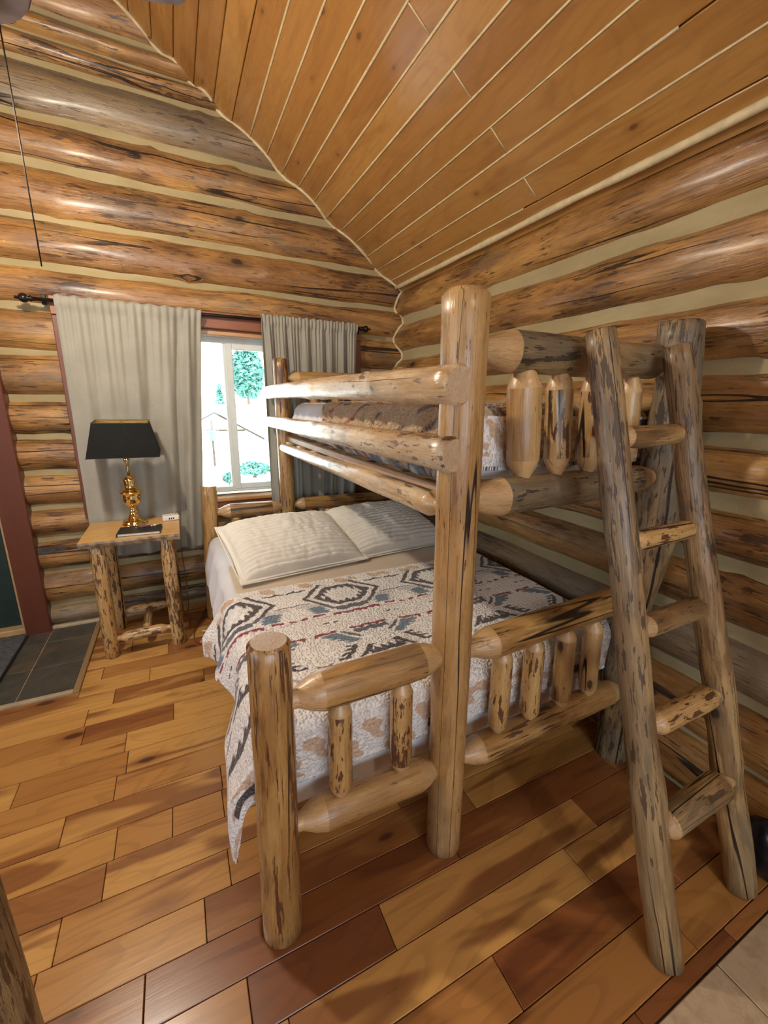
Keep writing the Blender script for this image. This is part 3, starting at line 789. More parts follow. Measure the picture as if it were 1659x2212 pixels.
# footboard of the wide bunk
def rail(name, x0, x1, y, z0, z1, r, m, seed, **k):
    k.setdefault('rough', 0.05)
    return log(name, (x0, y, z0), (x1, y, z1), r, k.pop('r1', r), m, bed, 'tenon', 'tenon', seed=seed, **k)
rail('rail', 0.185, 0.715, BY0, 0.822, 0.828, 0.056, M_BED, 11, cone=0.07, seg=24)
rail('rail', 0.185, 0.725, BY0, 0.395, 0.378, 0.053, M_BEDC, 12, cone=0.07, seg=24)
rail('rail', 0.770, 1.680, BY0, 0.815, 0.850, 0.056, M_BED, 13, r1=0.053, cone=0.085, seg=24, rough=0.08)
rail('rail', 0.770, 1.690, BY0, 0.382, 0.395, 0.052, M_BED, 14, cone=0.075, seg=24, rough=0.09)
def spin(x0, x1, y, z0, z1, r, m, seed, **k):
    k.setdefault('cone', 0.038); k.setdefault('rough', 0.05)
    return log('spindle', (x0, y, z0), (x1, y, z1), r, k.pop('r1', r), m, bed, 'tenon', 'tenon', seed=seed, seg=16, tl=0.02, **k)
for i, (xa, xb) in enumerate(((0.346, 0.346), (0.556, 0.548))): spin(xa, xb, BY0, 0.415, 0.795, 0.036, M_BEDF, 20+i)
for i, (xa, xb) in enumerate(((0.962, 0.952), (1.118, 1.104), (1.288, 1.266), (1.445, 1.418))): spin(xa, xb, BY0, 0.412, 0.800, [0.036, 0.037, 0.038, 0.037][i], M_BEDF if i in (0, 1) else M_BEDC, 24+i)
# footboard of the top bunk
rail('rail', 0.725, 1.640, BY0, 1.745, 1.757, 0.058, M_BEDG, 15, r1=0.056, cone=0.10, seg=24, rough=0.08)
rail('rail', 0.735, 1.650, BY0, 1.325, 1.348, 0.062, M_BEDG, 16, r1=0.050, cone=0.10, seg=24, rough=0.09)
for i, (xa, xb) in enumerate(((0.958, 0.922), (1.104, 1.066), (1.256, 1.212), (1.440, 1.408))):
    spin(xa, xb, BY0, 1.366, 1.728, [0.050, 0.042, 0.044, 0.038][i], [M_BEDC, M_BEDF, M_BEDF, M_BEDC][i], 30+i, cone=0.055, r1=[0.050, 0.042, 0.032, 0.036][i])
# headboard of the wide bunk and of the top bunk
rail('rail', 0.185, 0.700, BY1, 0.815, 0.815, 0.053, M_BED, 17, cone=0.07)
rail('rail', 0.745, 1.670, BY1, 0.825, 0.820, 0.050, M_BED, 18, cone=0.06)
rail('rail', 0.165, 1.670, BY1, 0.400, 0.400, 0.050, M_BED, 19, cone=0.06)
for i, xx in enumerate((0.33, 0.50, 0.90, 1.04, 1.20, 1.36, 1.52)): spin(xx, xx, BY1, 0.415, 0.80, 0.036, M_BEDF if i % 2 else M_BEDC, 40+i, cone=0.02)
rail('rail', 0.735, 1.665, BY1, 1.765, 1.780, 0.046, M_BEDC, 48, cone=0.06)
rail('rail', 0.735, 1.665, BY1, 1.345, 1.345, 0.050, M_BEDC, 49, cone=0.06)
for i, xx in enumerate((0.95, 1.12, 1.28, 1.45)): spin(xx, xx, BY1, 1.37, 1.74, 0.034, M_BEDC, 50+i)
# long side logs: two lapped guard rails outside the posts, one carrying log between them
log('guard_rail', (0.662, 0.905, 1.650), (0.630, 3.255, 1.662), 0.052, 0.046, M_RAIL, bed, e1='round', cone=0.03, rough=0.075, seed=60, seg=24, bend=0.008, bdir=1.5, knobs=9)
log('guard_rail', (0.662, 0.915, 1.468), (0.630, 3.255, 1.452), 0.050, 0.040, M_RAIL, bed, e1='round', cone=0.03, rough=0.06, seed=61, seg=24, knobs=4)
log('side_rail', (0.706, 1.005, 1.298), (0.690, 3.11, 1.272), 0.042, 0.032, M_RAIL, bed, 'tenon', 'round', cone=0.04, rough=0.06, seed=62, seg=20, knobs=5)
log('side_rail', (1.690, 1.00, 1.298), (1.690, 3.11, 1.290), 0.045, 0.042, M_BEDC, bed, 'tenon', 'tenon', rough=0.06, seed=63, seg=14)
log('guard_rail', (1.705, 1.00, 1.62), (1.705, 3.11, 1.62), 0.04, 0.04, M_BEDC, bed, 'tenon', 'tenon', rough=0.06, seed=64, seg=14)
for s_, x_ in ((0, 0.165), (1, 1.69)):
    log('side_rail', (x_, 1.00, 0.36), (x_, 3.11, 0.36), 0.045, 0.045, M_BEDC, bed, 'tenon', 'tenon', rough=0.05, seed=66+s_, seg=14)
boxo('side_plank', (0.718, 0.742, 1.025, 3.09, 1.318, 1.354), M_RAWB, bed, 0.004)
boxo('side_plank', (1.640, 1.664, 1.035, 3.08, 1.318, 1.354), M_RAWB, bed, 0.004)
for i in range(7): boxo('slat', (0.700, 1.670, 1.16+0.30*i, 1.24+0.30*i, 1.300, 1.318), M_SLAT, bed, 0.002)
for i in range(7): boxo('slat', (0.18, 1.68, 1.16+0.30*i, 1.24+0.30*i, 0.300, 0.320), M_SLAT, bed, 0.002)
boxo('slat_ledger', (0.195, 0.225, 1.02, 3.10, 0.262, 0.300), M_SLAT, bed)
boxo('slat_ledger', (1.625, 1.655, 1.04, 3.10, 0.262, 0.300), M_SLAT, bed)

# ================================================================== LADDER
lad = thing('ladder', 'leaning peeled log ladder with five rungs against the bunk footboard', 'ladder', (1.38, 0.39, 0))
log('ladder_rail', (1.158, 0.392, 0.004), (1.066, 0.853, 1.80), 0.046, 0.040, M_LAD, lad, rough=0.10, seed=71, seg=22, wob=0.018, step=0.045, knobs=8, bev=0.006)
log('ladder_rail', (1.600, 0.402, 0.004), (1.432, 0.853, 1.79), 0.047, 0.040, M_LAD, lad, rough=0.09, seed=72, seg=22, wob=0.020, step=0.045, knobs=6, bev=0.006)
for i, z in enumerate((0.390, 0.688, 0.980, 1.226, 1.517)):
    u = z/1.80
    xa = 1.158 - 0.092*u; xb = 1.600 - 0.168*u; y = 0.392 + 0.461*u
    log('rung', (xa+0.01, y, z + (0.012 if i in (1,) else 0)), (xb-0.01, y, z + (0.014 if i == 0 else 0.008)), [0.044, 0.036, 0.034, 0.030, 0.032][i], [0.046, 0.036, 0.036, 0.031, 0.031][i],
        [M_LAD, M_BEDF, M_LAD, M_BEDF, M_LAD][i], lad, 'tenon', 'tenon', seed=80+i, seg=16, rough=0.07, cone=0.03, tl=0.035, knobs=2)

# ================================================================== BEDDING
CREAM = np.array((0.90, 0.865, 0.825)); DARK = np.array((0.060, 0.044, 0.046)); BLUE = np.array((0.135, 0.205, 0.285)); REDC = np.array((0.27, 0.018, 0.040)); TAN = np.array((0.60, 0.33, 0.135)); GREYB = np.array((0.20, 0.165, 0.165))
def pattern(U, V, base=CREAM, ph=(0.666, 1.55), per=0.535):
    """woven southwest motif: rows of toothed hexagons, stepped blue blocks and thin red lines (numpy arrays in metres)"""
    U = U + 0.003*np.sin(V*61+U*23) + 0.0015*np.sin(V*230); V = V + 0.0025*np.sin(U*83) + 0.002*np.sin(V*140+U*95)
    col = np.broadcast_to(base, U.shape + (3,)).copy()
    dx = (U-ph[0] + per/2) % per - per/2
    a = np.abs(dx)
    v = (V-ph[1] + 0.72) % 1.17 - 0.72
    y = -v
    up = v > 0; dn = ~up
    def put(mask, c, al=1.0):
        col[mask] = col[mask]*(1-al) + c*al
    saw = np.abs(((dx + 0.35*v)*30) % 1 - 0.5)*2
    SLATE = np.array((0.10, 0.115, 0.14))
    # toothed dark hexagon
    D = np.abs(v-0.255)
    m = np.maximum(D/0.100, (a + 0.87*D)/0.150)
    put(up & (m < 1.0) & (m > 0.82 - 0.26*saw), DARK)
    mo = (a + 0.80*D)/0.150
    ob = up & (mo > 1.19) & (mo < 1.36) & (D < 0.135) & (a > 0.06)
    put(ob & (v > 0.17), DARK); put(ob & (v <= 0.17), SLATE)
    put(up & (mo > 1.0) & (mo < 1.17) & (D > 0.112) & (D < 0.13) & (a < 0.10) & (v > 0.2), TAN, 0.5)
    put((a < 0.078) & (v > 0.098) & (v < 0.130 + 0.008*saw), SLATE)
    # stepped blue blocks
    put((np.abs(a - 0.160 - 0.30*(v-0.128)) < 0.031 + 0.012*(((v*70) % 1) < 0.5)) & (v > 0.092) & (v < 0.162), BLUE)
    put((a > 0.14) & (a < 0.25) & (np.abs(v-0.178) < 0.012), GREYB, 0.35)
    # red lines
    put((a < 0.115) & (v < 0.077) & (v > 0.066 - 0.016*saw), REDC)
    put((a > 0.148) & (a < 0.203) & (np.abs(v-0.076 - (a-0.17)*0.08) < 0.0085), REDC)
    put((a > 0.228) & (a < 0.258) & (np.abs(v-0.066) < 0.0075), REDC)
    put((a > 0.12) & (a < 0.24) & (np.abs(v-0.050) < 0.003), REDC, 0.45)
    put((((a > 0.112) & (a < 0.140)) | ((a > 0.158) & (a < 0.186))) & (np.abs(v+0.002) < 0.0045), DARK)
    # thin dark lines with arrow heads
    put((a > 0.180) & (np.abs(v-0.203) < 0.0042), GREYB)
    put((a > 0.158) & (a < 0.262) & (np.abs(v-0.352 + (a-0.16)*0.05) < 0.0065), DARK)
    put((a > 0.212) & (a < 0.245) & (v > 0.345) & (v < 0.345 + (0.245-a)*0.8), DARK)
    # lower half
    put((a < 0.088) & (y > 0.066) & (y < 0.075 + 0.014*saw), REDC)
    put((a > 0.148) & (a < 0.250) & (np.abs(y-0.082 - (a-0.2)*0.08) < 0.0075), REDC); put((a > 0.236) & (a < 0.250) & (y > 0.078) & (y < 0.105), REDC)
    put((a < 0.075) & (y > 0.088) & (y < 0.110 + 0.012*saw), SLATE)
    l1 = 0.082 + 0.9*(0.165-y); l2 = 0.118 + 1.35*(0.172-y) + 0.022*(((y*48) % 1) < 0.5)
    put((a > l1) & (a < l2) & (y > 0.093) & (y < 0.175), BLUE); put((a > l1-0.038) & (a < l1-0.018) & (y > 0.085) & (y < 0.15), SLATE)
    d1 = 0.104 + 0.77*(y-0.203)
    put((a > d1) & (a < d1 + 0.052 - 0.03*(((y*44) % 1) < 0.5)) & (y > 0.193) & (y < 0.275), DARK)
    put((a > d1 + 0.07) & (a < d1 + 0.16) & (np.abs(y-0.285) < 0.005), GREYB)
    d2 = 0.054 + 0.96*(y-0.220)
    put((np.abs(a-d2) < 0.013) & (y > 0.213) & (y < 0.282), DARK); put((np.abs(a-d2) < 0.011) & (y > 0.30) & (y < 0.40), GREYB, 0.7)
    put((a < 0.080) & (y < 0.278) & (y > 0.258 - 0.028*saw), DARK)
    put((a < 0.11) & (y < 0.42) & (y > 0.40 - 0.03*saw), DARK)
    return col
def tanpatch(col, U, V, mask, seed=0, th=0.1):
    f = np.sin(U*31+seed)*np.sin(V*27+seed*1.7) + 0.6*np.sin(U*67+V*41) + 0.3*np.sin(V*120)
    k = mask & (f > th)
    col[k] = col[k]*0.25 + TAN*0.75
    return col

ZT = 0.668
mat1 = thing('mattress', 'thick white mattress of the wide bottom bunk', 'mattress', (0.91, 2.06, 0.32))
boxo('body', (0.205, 1.665, 1.066, 3.05, 0.322, 0.652), M_MATT, mat1, 0.035, 3, True)
# fitted sheet: top plus a loose hang on the window-left side
def drape(name, u, v, xl, yf, zt, out_u, out_v, foldf, m, colf=None, lift=0.0, nseed=0, rad=0.055, sag=0.0, wr=0.004, xmax=None, hf=None):
    """u: unrolled coordinate across (values below xl hang down the side), v: along (values below yf hang over the foot)"""
    nu, nv = len(u), len(v)
    P = np.zeros((nu, nv, 3))
    for i in range(nu):
        for j in range(nv):
            du = max(0.0, xl-u[i]); dv = max(0.0, yf-v[j])
            if du > 0 and dv > 0:                      # rounded corner of the cloth
                q = ((du/(xl-u[0]+1e-6))**3 + (dv/max(yf-v[0], 1e-6))**3)**(1/3)
                if q > 1: du /= q; dv /= q
            if hf is not None and du > 0: du *= hf(v[j])
            x = u[i] if du == 0 else xl; y = v[j] if dv == 0 else yf
            rho = (du**2.6 + dv**2.6)**(1/2.6)
            n1 = nz(u[i]*3.1+nseed, v[j]*3.1, 0.5); n2 = nz(u[i]*9+nseed, v[j]*9, 2.5)
            z = zt + wr*(n1 + 0.5*n2)
            if rho > 0:
                cu, cv = du/math.hypot(du, dv), dv/math.hypot(du, dv)
                if rho < rad*PI/2:
                    t = rho/rad; o = rad*math.sin(t); dz = rad*(1-math.cos(t))
                else:
                    o = rad; dz = rad + rho - rad*PI/2
                fold = foldf(u[i], v[j], du, dv)
                k = min(1.0, dz/0.20)
                if du > 0 and dv > 0: cu, cv = cu**0.45, cv**0.6     # the corner opens into a hanging lobe
                x -= cu*(o + out_u*k + fold*k) ; y -= cv*(o + out_v*k + 0.6*max(-0.02, min(0.01, fold))*k)
                z -= dz
            P[i, j] = (x, y, z + lift)
    col = None
    if colf is not None:
        UU, VV = np.meshgrid(u, v, indexing='ij'); col = colf(UU, VV)
    return link(name, grid_mesh(name, P, col=col), m)
o = drape('bed_sheet', np.linspace(-0.155, 1.66, 150), np.linspace(1.80, 3.05, 110), 0.192, -9, 0.656, 0.034, 0, lambda u, v, du, dv: 0.020*math.sin(v*19+1.0+du*3) + 0.022*nz(v*5, du*4, 7),
          M_SHEET, nseed=4, wr=0.0035)
tag(o, 'white bed sheet on the bottom bunk, hanging down on the curtain side', 'sheet')
# folded-down cream flat sheet between pillows and blanket
o = drape('flat_sheet', np.linspace(0.19, 1.655, 120), np.linspace(1.88, 2.42, 40), 0.10, -9, 0.6635, 0, 0, lambda *a: 0, M_SHEETT, nseed=9, wr=0.003)
tag(o, 'cream flat sheet showing between the pillows and the patterned blanket', 'sheet')
def bcol(U, V):
    c = pattern(U, V)
    c = tanpatch(c, U, V, (V > 1.925) & (V < 1.985), 1, 0.25)
    c = tanpatch(c, U, V, (V < 0.985), 2.2, 0.35)
    f = np.sin(U*9.5+0.6)
    k = (V < 0.90) & (V > 0.86) & (f > 0.80); c[k] = DARK
    k = (U < -0.12) & (np.sin(V*21+U*5) > 0.62); c[k] = c[k]*0.2 + DARK*0.8
    k = (U < -0.18) & (np.sin(V*17+1.3+U*9) > 0.70); c[k] = c[k]*0.3 + TAN*0.7
    k = (V < 0.832) & ((U*130) % 1 < 0.5) & (np.sin(U*14) > 0.2); c[k] = DARK
    return c
def bfold(u, v, du, dv):
    f = 0.022*math.sin(v*15.5 + 0.5 + du*2.0) + 0.018*nz(v*4.3, du*3.0, 3)
    f += 0.062*math.exp(-((v-1.03)/0.16)**2)*min(1.0, du/0.25)
    f *= min(1.0, du/0.08)
    # the head-side edge kicks outward
    if v > 1.78: f += 0.045*(v-1.78)/0.2*min(1, du/0.2)
    return f
HV = np.array([0.80, 1.00, 1.08, 1.14, 1.22, 1.32, 1.48, 1.60, 1.80, 2.00]); HH = np.array([1.60, 1.66, 1.60, 1.46, 1.02, 0.74, 0.78, 0.74, 0.95, 1.10])
def hangf(v): return float(np.interp(v, HV, HH))      # long at the foot corner, short in the middle, longer again at the head edge
o = drape('blanket', np.linspace(-0.115, 1.662, 380), np.linspace(0.828, 2.00, 262), 0.188, 1.075, ZT+0.008, 0.055, -0.012, bfold, M_BLANK, bcol, nseed=21, rad=0.06, wr=0.006, hf=hangf)
so = o.modifiers.new('thickness', 'SOLIDIFY'); so.thickness = 0.009; so.offset = -1
tag(o, 'cream sherpa blanket with southwest pattern spread over the bottom bunk', 'blanket')

def pillow(loc, wx, wy, th, rz, tilt, label, seed):
    """quilted sham: rows of stitched channels across, with a flat flange"""
    nu, nv = 130, 200
    root = thing('pillow', label, 'pillow', loc, rz, 'quilted pillows on the bottom bunk')
    u = np.linspace(-1, 1, nu); v = np.linspace(-1, 1, nv)
    Uu, Vv = np.meshgrid(u, v, indexing='ij')
    fl = 0.94
    up = np.clip(np.abs(Uu)/fl, 0, 1); vp = np.clip(np.abs(Vv)/fl, 0, 1)
    h = (1-up**3.6)**0.55 * (1-vp**3.0)**0.58
    nzv = np.array([[nz(a*1.8+seed, b*1.8, 0.7) for b in v] for a in u])
    ch = np.abs(np.sin((Vv*wy/2)/0.0315*PI))**0.5
    pk = np.array([[nz(a*wx*17+seed, b*wy*9, 2.2) for b in v] for a in u])
    def surf(sign):
        z = sign*(0.004 + th/2*h*(1+0.18*nzv)) + (sign*(0.018*ch + 0.0060*pk)*np.clip(h*3, 0, 1))
        pin = 1 - 0.045*(1-np.abs(Vv)**2)*np.abs(Uu)**6; pin2 = 1 - 0.06*(1-np.abs(Uu)**2)*np.abs(Vv)**6
        x = Uu*wx/2*pin; y = Vv*wy/2*pin2
        c, s = math.cos(tilt), math.sin(tilt)
        return np.stack([x, y*c - z*s, y*s + z*c], -1)
    A = surf(1); B = surf(-1)
    me = bpy.data.meshes.new('cover')
    n = nu*nv; idx = np.arange(n).reshape(nu, nv)
    qa = np.stack([idx[:-1, :-1], idx[1:, :-1], idx[1:, 1:], idx[:-1, 1:]], -1).reshape(-1, 4)
    border = list(idx[:, 0]) + list(idx[-1, 1:]) + list(idx[-2::-1, -1]) + list(idx[0, -2:0:-1])
    qs = [(border[i], border[i]+n, border[(i+1) % len(border)]+n, border[(i+1) % len(border)]) for i in range(len(border))]
    me.from_pydata(np.concatenate([A.reshape(-1, 3), B.reshape(-1, 3)]).tolist(), [], qa.tolist() + (qa[:, ::-1]+n).tolist() + qs)
    smooth(me)
    o = bpy.data.objects.new('cover', me); C.objects.link(o); me.materials.append(M_SHAM); o.parent = root
    # stitched piping at the flange line
    bm = bmesh.new(); pts = []
    for t in np.linspace(0, 2*PI, 73):
        cx, sy = math.cos(t), math.sin(t)
        k = 1/max(abs(cx), abs(sy))
        a, b = cx*k, sy*k
        x, y = a*wx/2*0.995, b*wy/2*0.995
        c, s = math.cos(tilt), math.sin(tilt)
        pts.append((x, y*c, y*s))
    tube_bm(bm, pts, 0.0035, 5, cap=False)
    p = obj('piping', bm, M_SHAM); p.parent = root
    return root
pillow((1.235, 2.505, 0.762), 0.74, 0.60, 0.17, math.radians(5), math.radians(16), 'cream quilted pillow nearer the right log wall, partly in the shade of the top bunk', 5)
pillow((0.560, 2.405, 0.764), 0.76, 0.60, 0.18, math.radians(7), math.radians(15), 'cream quilted pillow nearer the curtain side, lapping over the other one', 2)

# ---- top bunk bedding
mat2 = thing('mattress', 'narrow mattress of the top bunk behind the guard rails', 'mattress', (1.20, 2.06, 1.355))
boxo('body', (0.770, 1.655, 1.055, 3.05, 1.356, 1.555), M_MATT, mat2, 0.05, 3, True)
def wrap(name, y0, y1, nv, x0, x1, z0, z1, m, colf, seed, wr, rad=0.085, foot=False, bulge=0.02, slant=0.0):
    """bed cover tucked round a mattress: cross-section runs from under the left side over the top to the right"""
    prof = [(x0+0.10, z0)]
    for t in np.linspace(-PI/2, -PI, 7): prof.append((x0+0.06+0.06*math.cos(t), z0+0.06+0.06*math.sin(t)))
    for t in np.linspace(0, 1, 16)[1:-1]: prof.append((x0 - bulge*math.sin(t*PI), z0+0.06 + t*(z1-rad-z0-0.06)))
    for t in np.linspace(PI, PI/2, 14): prof.append((x0+rad+rad*math.cos(t), z1-rad+rad*math.sin(t)))
    for t in np.linspace(0, 1, 44)[1:]: prof.append((x0+rad + t*(x1-x0-rad), z1 + 0.012*math.sin(t*PI)))
    prof = np.array(prof)
    s = np.concatenate([[0], np.cumsum(np.hypot(*np.diff(prof, axis=0).T))])
    sf = np.linspace(0, s[-1], 190)
    X = np.interp(sf, s, prof[:, 0]); Z = np.interp(sf, s, prof[:, 1])
    ys = np.linspace(y0, y1, nv)
    P = np.zeros((len(sf), nv, 3))
    cx, cz = (x0+x1)/2, (z0+z1)/2
    for i in range(len(sf)):
        for j in range(nv):
            side = 1.0 if sf[i] < 0.30 else max(0.15, 1-(sf[i]-0.30)*5)
            d = wr*side*(math.sin(ys[j]*46 + 5*nz(ys[j]*2.2, sf[i]*3, seed) + sf[i]*14) + 0.8*nz(ys[j]*14, sf[i]*5, seed+4)) + 0.004*nz(ys[j]*5, sf[i]*5, seed+7)
            dirx = -1.0 if sf[i] < 0.30 else -max(0, 1-(sf[i]-0.30)*8)
            y = ys[j] - slant*max(0.0, 0.33-sf[i])*(ys[j]-y0)/(y1-y0); z = Z[i]; x = X[i] + dirx*d
            if sf[i] > 0.34: z += d*0.6
            if foot:
                tt = (y - y0)/0.07
                if tt < 1: 
                    z -= (1-math.sqrt(max(0, 1-(1-tt)**2)))*0.06*(1 if sf[i] > 0.2 else 0.0)
            P[i, j] = (x, y, z)
    col = None
    if colf is not None:
        SS, YY = np.meshgrid(sf, ys, indexing='ij'); col = colf(SS, YY)
    return link(name, grid_mesh(name, P, col=col), m)
o = wrap('bed_sheet', 1.98, 3.055, 130, 0.764, 1.655, 1.352, 1.590, M_SHEET, None, 3, 0.006)
tag(o, 'bluish white gathered sheet round the head end of the top bunk mattress', 'sheet')
def tcol(SS, YY):
    """cream sherpa with its warm shade tinted tan: sparse dark streaks on top, gathered cream, dark, blue and red stripes down the side"""
    c = np.broadcast_to(np.array((0.50, 0.355, 0.205)), SS.shape+(3,)).copy()  # tan base stands for warm shade on the cream blanket
    side = SS < 0.235
    def put(m, col, al=1.0): c[m] = c[m]*(1-al) + col*al
    w1 = np.sin(YY*62 + 7*np.sin(SS*11+YY*4) + SS*26); w2 = np.sin(YY*27 + 3*np.sin(SS*9+1) + 1.2); w3 = np.sin(YY*41 + 4*np.sin(SS*13) + 2.0)
    put(side & (np.sin(YY*95 + SS*30 + 3*np.sin(YY*11)) > 0.1), CREAM*0.85, 0.75)
    put(side & (w1 > 0.62), DARK, 0.95); put(side & (w2 > 0.80), BLUE, 0.9); put(side & (w3 > 0.95), REDC, 0.95)
    put(side & (YY < 1.17) , TAN, 0.55); put(side & (YY < 1.09) & (w2 > 0.0), DARK, 0.7)
    top = (SS >= 0.235)
    t1 = np.sin(YY*24 + SS*44 + 0.7*np.sin(SS*30)); t2 = np.sin(SS*37 - YY*9)
    put(top & (t1 > 0.93) & (t2 > 0.0), DARK, 0.9); put(top & (np.sin(YY*17 + SS*40 + 2) > 0.96) & (t2 < 0.3) & (YY > 1.5), REDC, 0.9)
    put(top & (YY < 1.30) & (np.sin(YY*40 + SS*60) > 0.75), DARK, 0.8)
    return c
o = wrap('blanket', 1.038, 2.44, 200, 0.752, 1.652, 1.345, 1.602, M_BLANK, tcol, 11, 0.010, foot=True, slant=1.0)
tag(o, 'patterned blanket with shade tinted tan into it, tucked round the top bunk mattress', 'blanket')
# hanging foot end of the top blanket, in cream sherpa seen between the spindles
def fcol(U, V):
    c = np.broadcast_to(CREAM, U.shape+(3,)).copy()
    c = tanpatch(c, U*1.3, V*1.6, (V > 1.43) & (V < 1.575), 3.1, 0.25)
    k = (V < 1.412) & ((U*120) % 1 < 0.55) & (np.sin(U*17) > 0.1); c[k] = DARK
    k = (V > 1.50) & (V < 1.56) & (np.abs(np.sin(U*10+0.9)) > 0.93); c[k] = DARK
    return c
us = np.linspace(0.765, 1.645, 190); vs = np.linspace(1.400, 1.570, 44)
P = np.zeros((190, 44, 3))
for i, a in enumerate(us):
    for j, b in enumerate(vs):
        P[i, j] = (a, 1.040 - 0.006*math.sin((1.57-b)*9) - 0.006*nz(a*8, b*8, 3), b + 0.006*nz(a*6, 1, 1) - (0.012 if j == 0 else 0)*0)
UU, VV = np.meshgrid(us, vs, indexing='ij')
fo = link('foot_drop', grid_mesh('foot_drop', P, col=fcol(UU, VV)), M_BLANK); fo.parent = o
so = fo.modifiers.new('thickness', 'SOLIDIFY'); so.thickness = 0.010; so.offset = 0

# ================================================================== NIGHTSTAND AND WHAT STANDS ON IT
TX0, TX1, TY0, TY1, TZ = -0.580, -0.048, 2.795, 3.270, 0.785
ns = thing('nightstand', 'small log nightstand with a pale top beside the bed', 'nightstand', (-0.31, 3.04, 0))
bm = bmesh.new()
nx = 40
for i in range(nx+1):
    x = TX0 + (TX1-TX0)*i/nx
    yw = TY0 + 0.008*nz(x*9, 2, 2)
    for (yy, zz) in ((yw+0.004, TZ), (yw-0.006*abs(nz(x*14, 7, 1)), TZ-0.012), (yw+0.006+0.012*nz(x*12, 4, 4), TZ-0.036), (TY1, TZ-0.036), (TY1, TZ)):
        bm.verts.new((x, yy, zz))
bm.verts.ensure_lookup_table()
for i in range(nx):
    for k in range(5):
        bm.faces.new((bm.verts[i*5+k], bm.verts[i*5+(k+1) % 5], bm.verts[(i+1)*5+(k+1) % 5], bm.verts[(i+1)*5+k]))
bm.faces.new([bm.verts[k] for k in range(5)][::-1]); bm.faces.new([bm.verts[nx*5+k] for k in range(5)])
bmesh.ops.recalc_face_normals(bm, faces=bm.faces)
for f in bm.faces:
    if f.normal.y < -0.25 and f.calc_center_median().y < TY0+0.06: f.material_index = 1
t = obj('table_top', bm, M_TOP, ns)
t.data.materials.append(plain('grey_live_edge', (0.25, 0.185, 0.12), 0.5, var=0.55, sc=22, bump=0.6))
for i, (lx, ly, s_) in enumerate(((-0.500, 2.858, 91), (-0.130, 2.858, 92), (-0.492, 3.232, 93), (-0.130, 3.232, 94))):
    log('leg', (lx-0.006 if lx < -0.3 else lx+0.006, ly, 0), (lx, ly, TZ-0.037), 0.043, 0.041, M_TABLE, ns, seed=s_, seg=18, rough=0.04, bev=0.004)
log('stretcher', (-0.470, 2.858, 0.115), (-0.160, 2.858, 0.128), 0.036, 0.034, M_TABLE, ns, 'tenon', 'tenon', seed=95, seg=16, cone=0.04, tl=0.02)
log('stretcher', (-0.465, 3.232, 0.128), (-0.160, 3.232, 0.128), 0.030, 0.030, M_TABLE, ns, 'tenon', 'tenon', seed=96, seg=16, cone=0.04, tl=0.02)
log('stretcher', (-0.305, 2.885, 0.128), (-0.300, 3.210, 0.135), 0.026, 0.024, M_LAD, ns, 'tenon', 'tenon', seed=97, seg=14, cone=0.03, tl=0.01, knobs=4)

LX, LY = -0.312, 3.135
lampo = thing('table_lamp', 'brass urn table lamp with a black tapered rectangular shade', 'lamp', (LX, LY, TZ))
bm = bmesh.new()
lathe_bm(bm, [(0.0, 0.0), (0.076, 0.0), (0.078, 0.006), (0.074, 0.013), (0.068, 0.016), (0.072, 0.022), (0.066, 0.030), (0.048, 0.040), (0.034, 0.055), (0.027, 0.075), (0.022, 0.092), (0.026, 0.098),
              (0.019, 0.104), (0.017, 0.116), (0.022, 0.122), (0.030, 0.126), (0.043, 0.138), (0.052, 0.156), (0.055, 0.176), (0.057, 0.182), (0.055, 0.188), (0.057, 0.206), (0.061, 0.214), (0.070, 0.218),
              (0.070, 0.224), (0.058, 0.230), (0.054, 0.238), (0.046, 0.246), (0.036, 0.252), (0.034, 0.262), (0.037, 0.285), (0.040, 0.300), (0.040, 0.305), (0.032, 0.312), (0.022, 0.320), (0.010, 0.328), (0.0, 0.329)], 36)
obj('base', bm, M_BRASS, lampo, (LX, LY, TZ), sm=True)
bm = bmesh.new(); lathe_bm(bm, [(0.0085, 0.322), (0.0085, 0.410), (0.014, 0.414), (0.019, 0.424), (0.019, 0.440), (0.014, 0.452), (0.014, 0.500), (0.0, 0.502)], 18)
obj('stem', bm, M_CHROME, lampo, (LX, LY, TZ), sm=True)
zb, zt_ = 0.470, 0.672
TILT = 0.075
bx_, by_, tx_, ty_ = 0.196, 0.135, 0.150, 0.088
bm = bmesh.new()
def ringr(hx, hy, z): return [bm.verts.new((sx_*hx, sy_*hy, z + sy_*hy*TILT)) for sx_, sy_ in ((-1, -1), (1, -1), (1, 1), (-1, 1))]
r0 = ringr(bx_, by_, zb); r1 = ringr(tx_, ty_, zt_)
for k in range(4): bm.faces.new((r0[k], r0[(k+1) % 4], r1[(k+1) % 4], r1[k]))
sh = obj('lamp_shade', bm, M_SHADE, lampo, (LX+0.0, LY, TZ))
bm = bmesh.new()
r0 = ringr(bx_-0.003, by_-0.003, zb+0.001); r1 = ringr(tx_-0.003, ty_-0.003, zt_-0.001)
for k in range(4): bm.faces.new((r0[k], r1[k], r1[(k+1) % 4], r0[(k+1) % 4]))
obj('lining', bm, M_SHADEIN, sh, (LX, LY, TZ))
for hx, hy, z in ((bx_, by_, zb), (tx_, ty_, zt_)):
    bm = bmesh.new()
    c4 = [(-hx, -hy, z-hy*TILT), (hx, -hy, z-hy*TILT), (hx, hy, z+hy*TILT), (-hx, hy, z+hy*TILT), (-hx, -hy, z-hy*TILT)]
    for a, b in zip(c4[:-1], c4[1:]): tube_bm(bm, [a, b], 0.0022, 6)
    obj('edge_binding', bm, M_BLACK, sh, (LX, LY, TZ))
bm = bmesh.new()
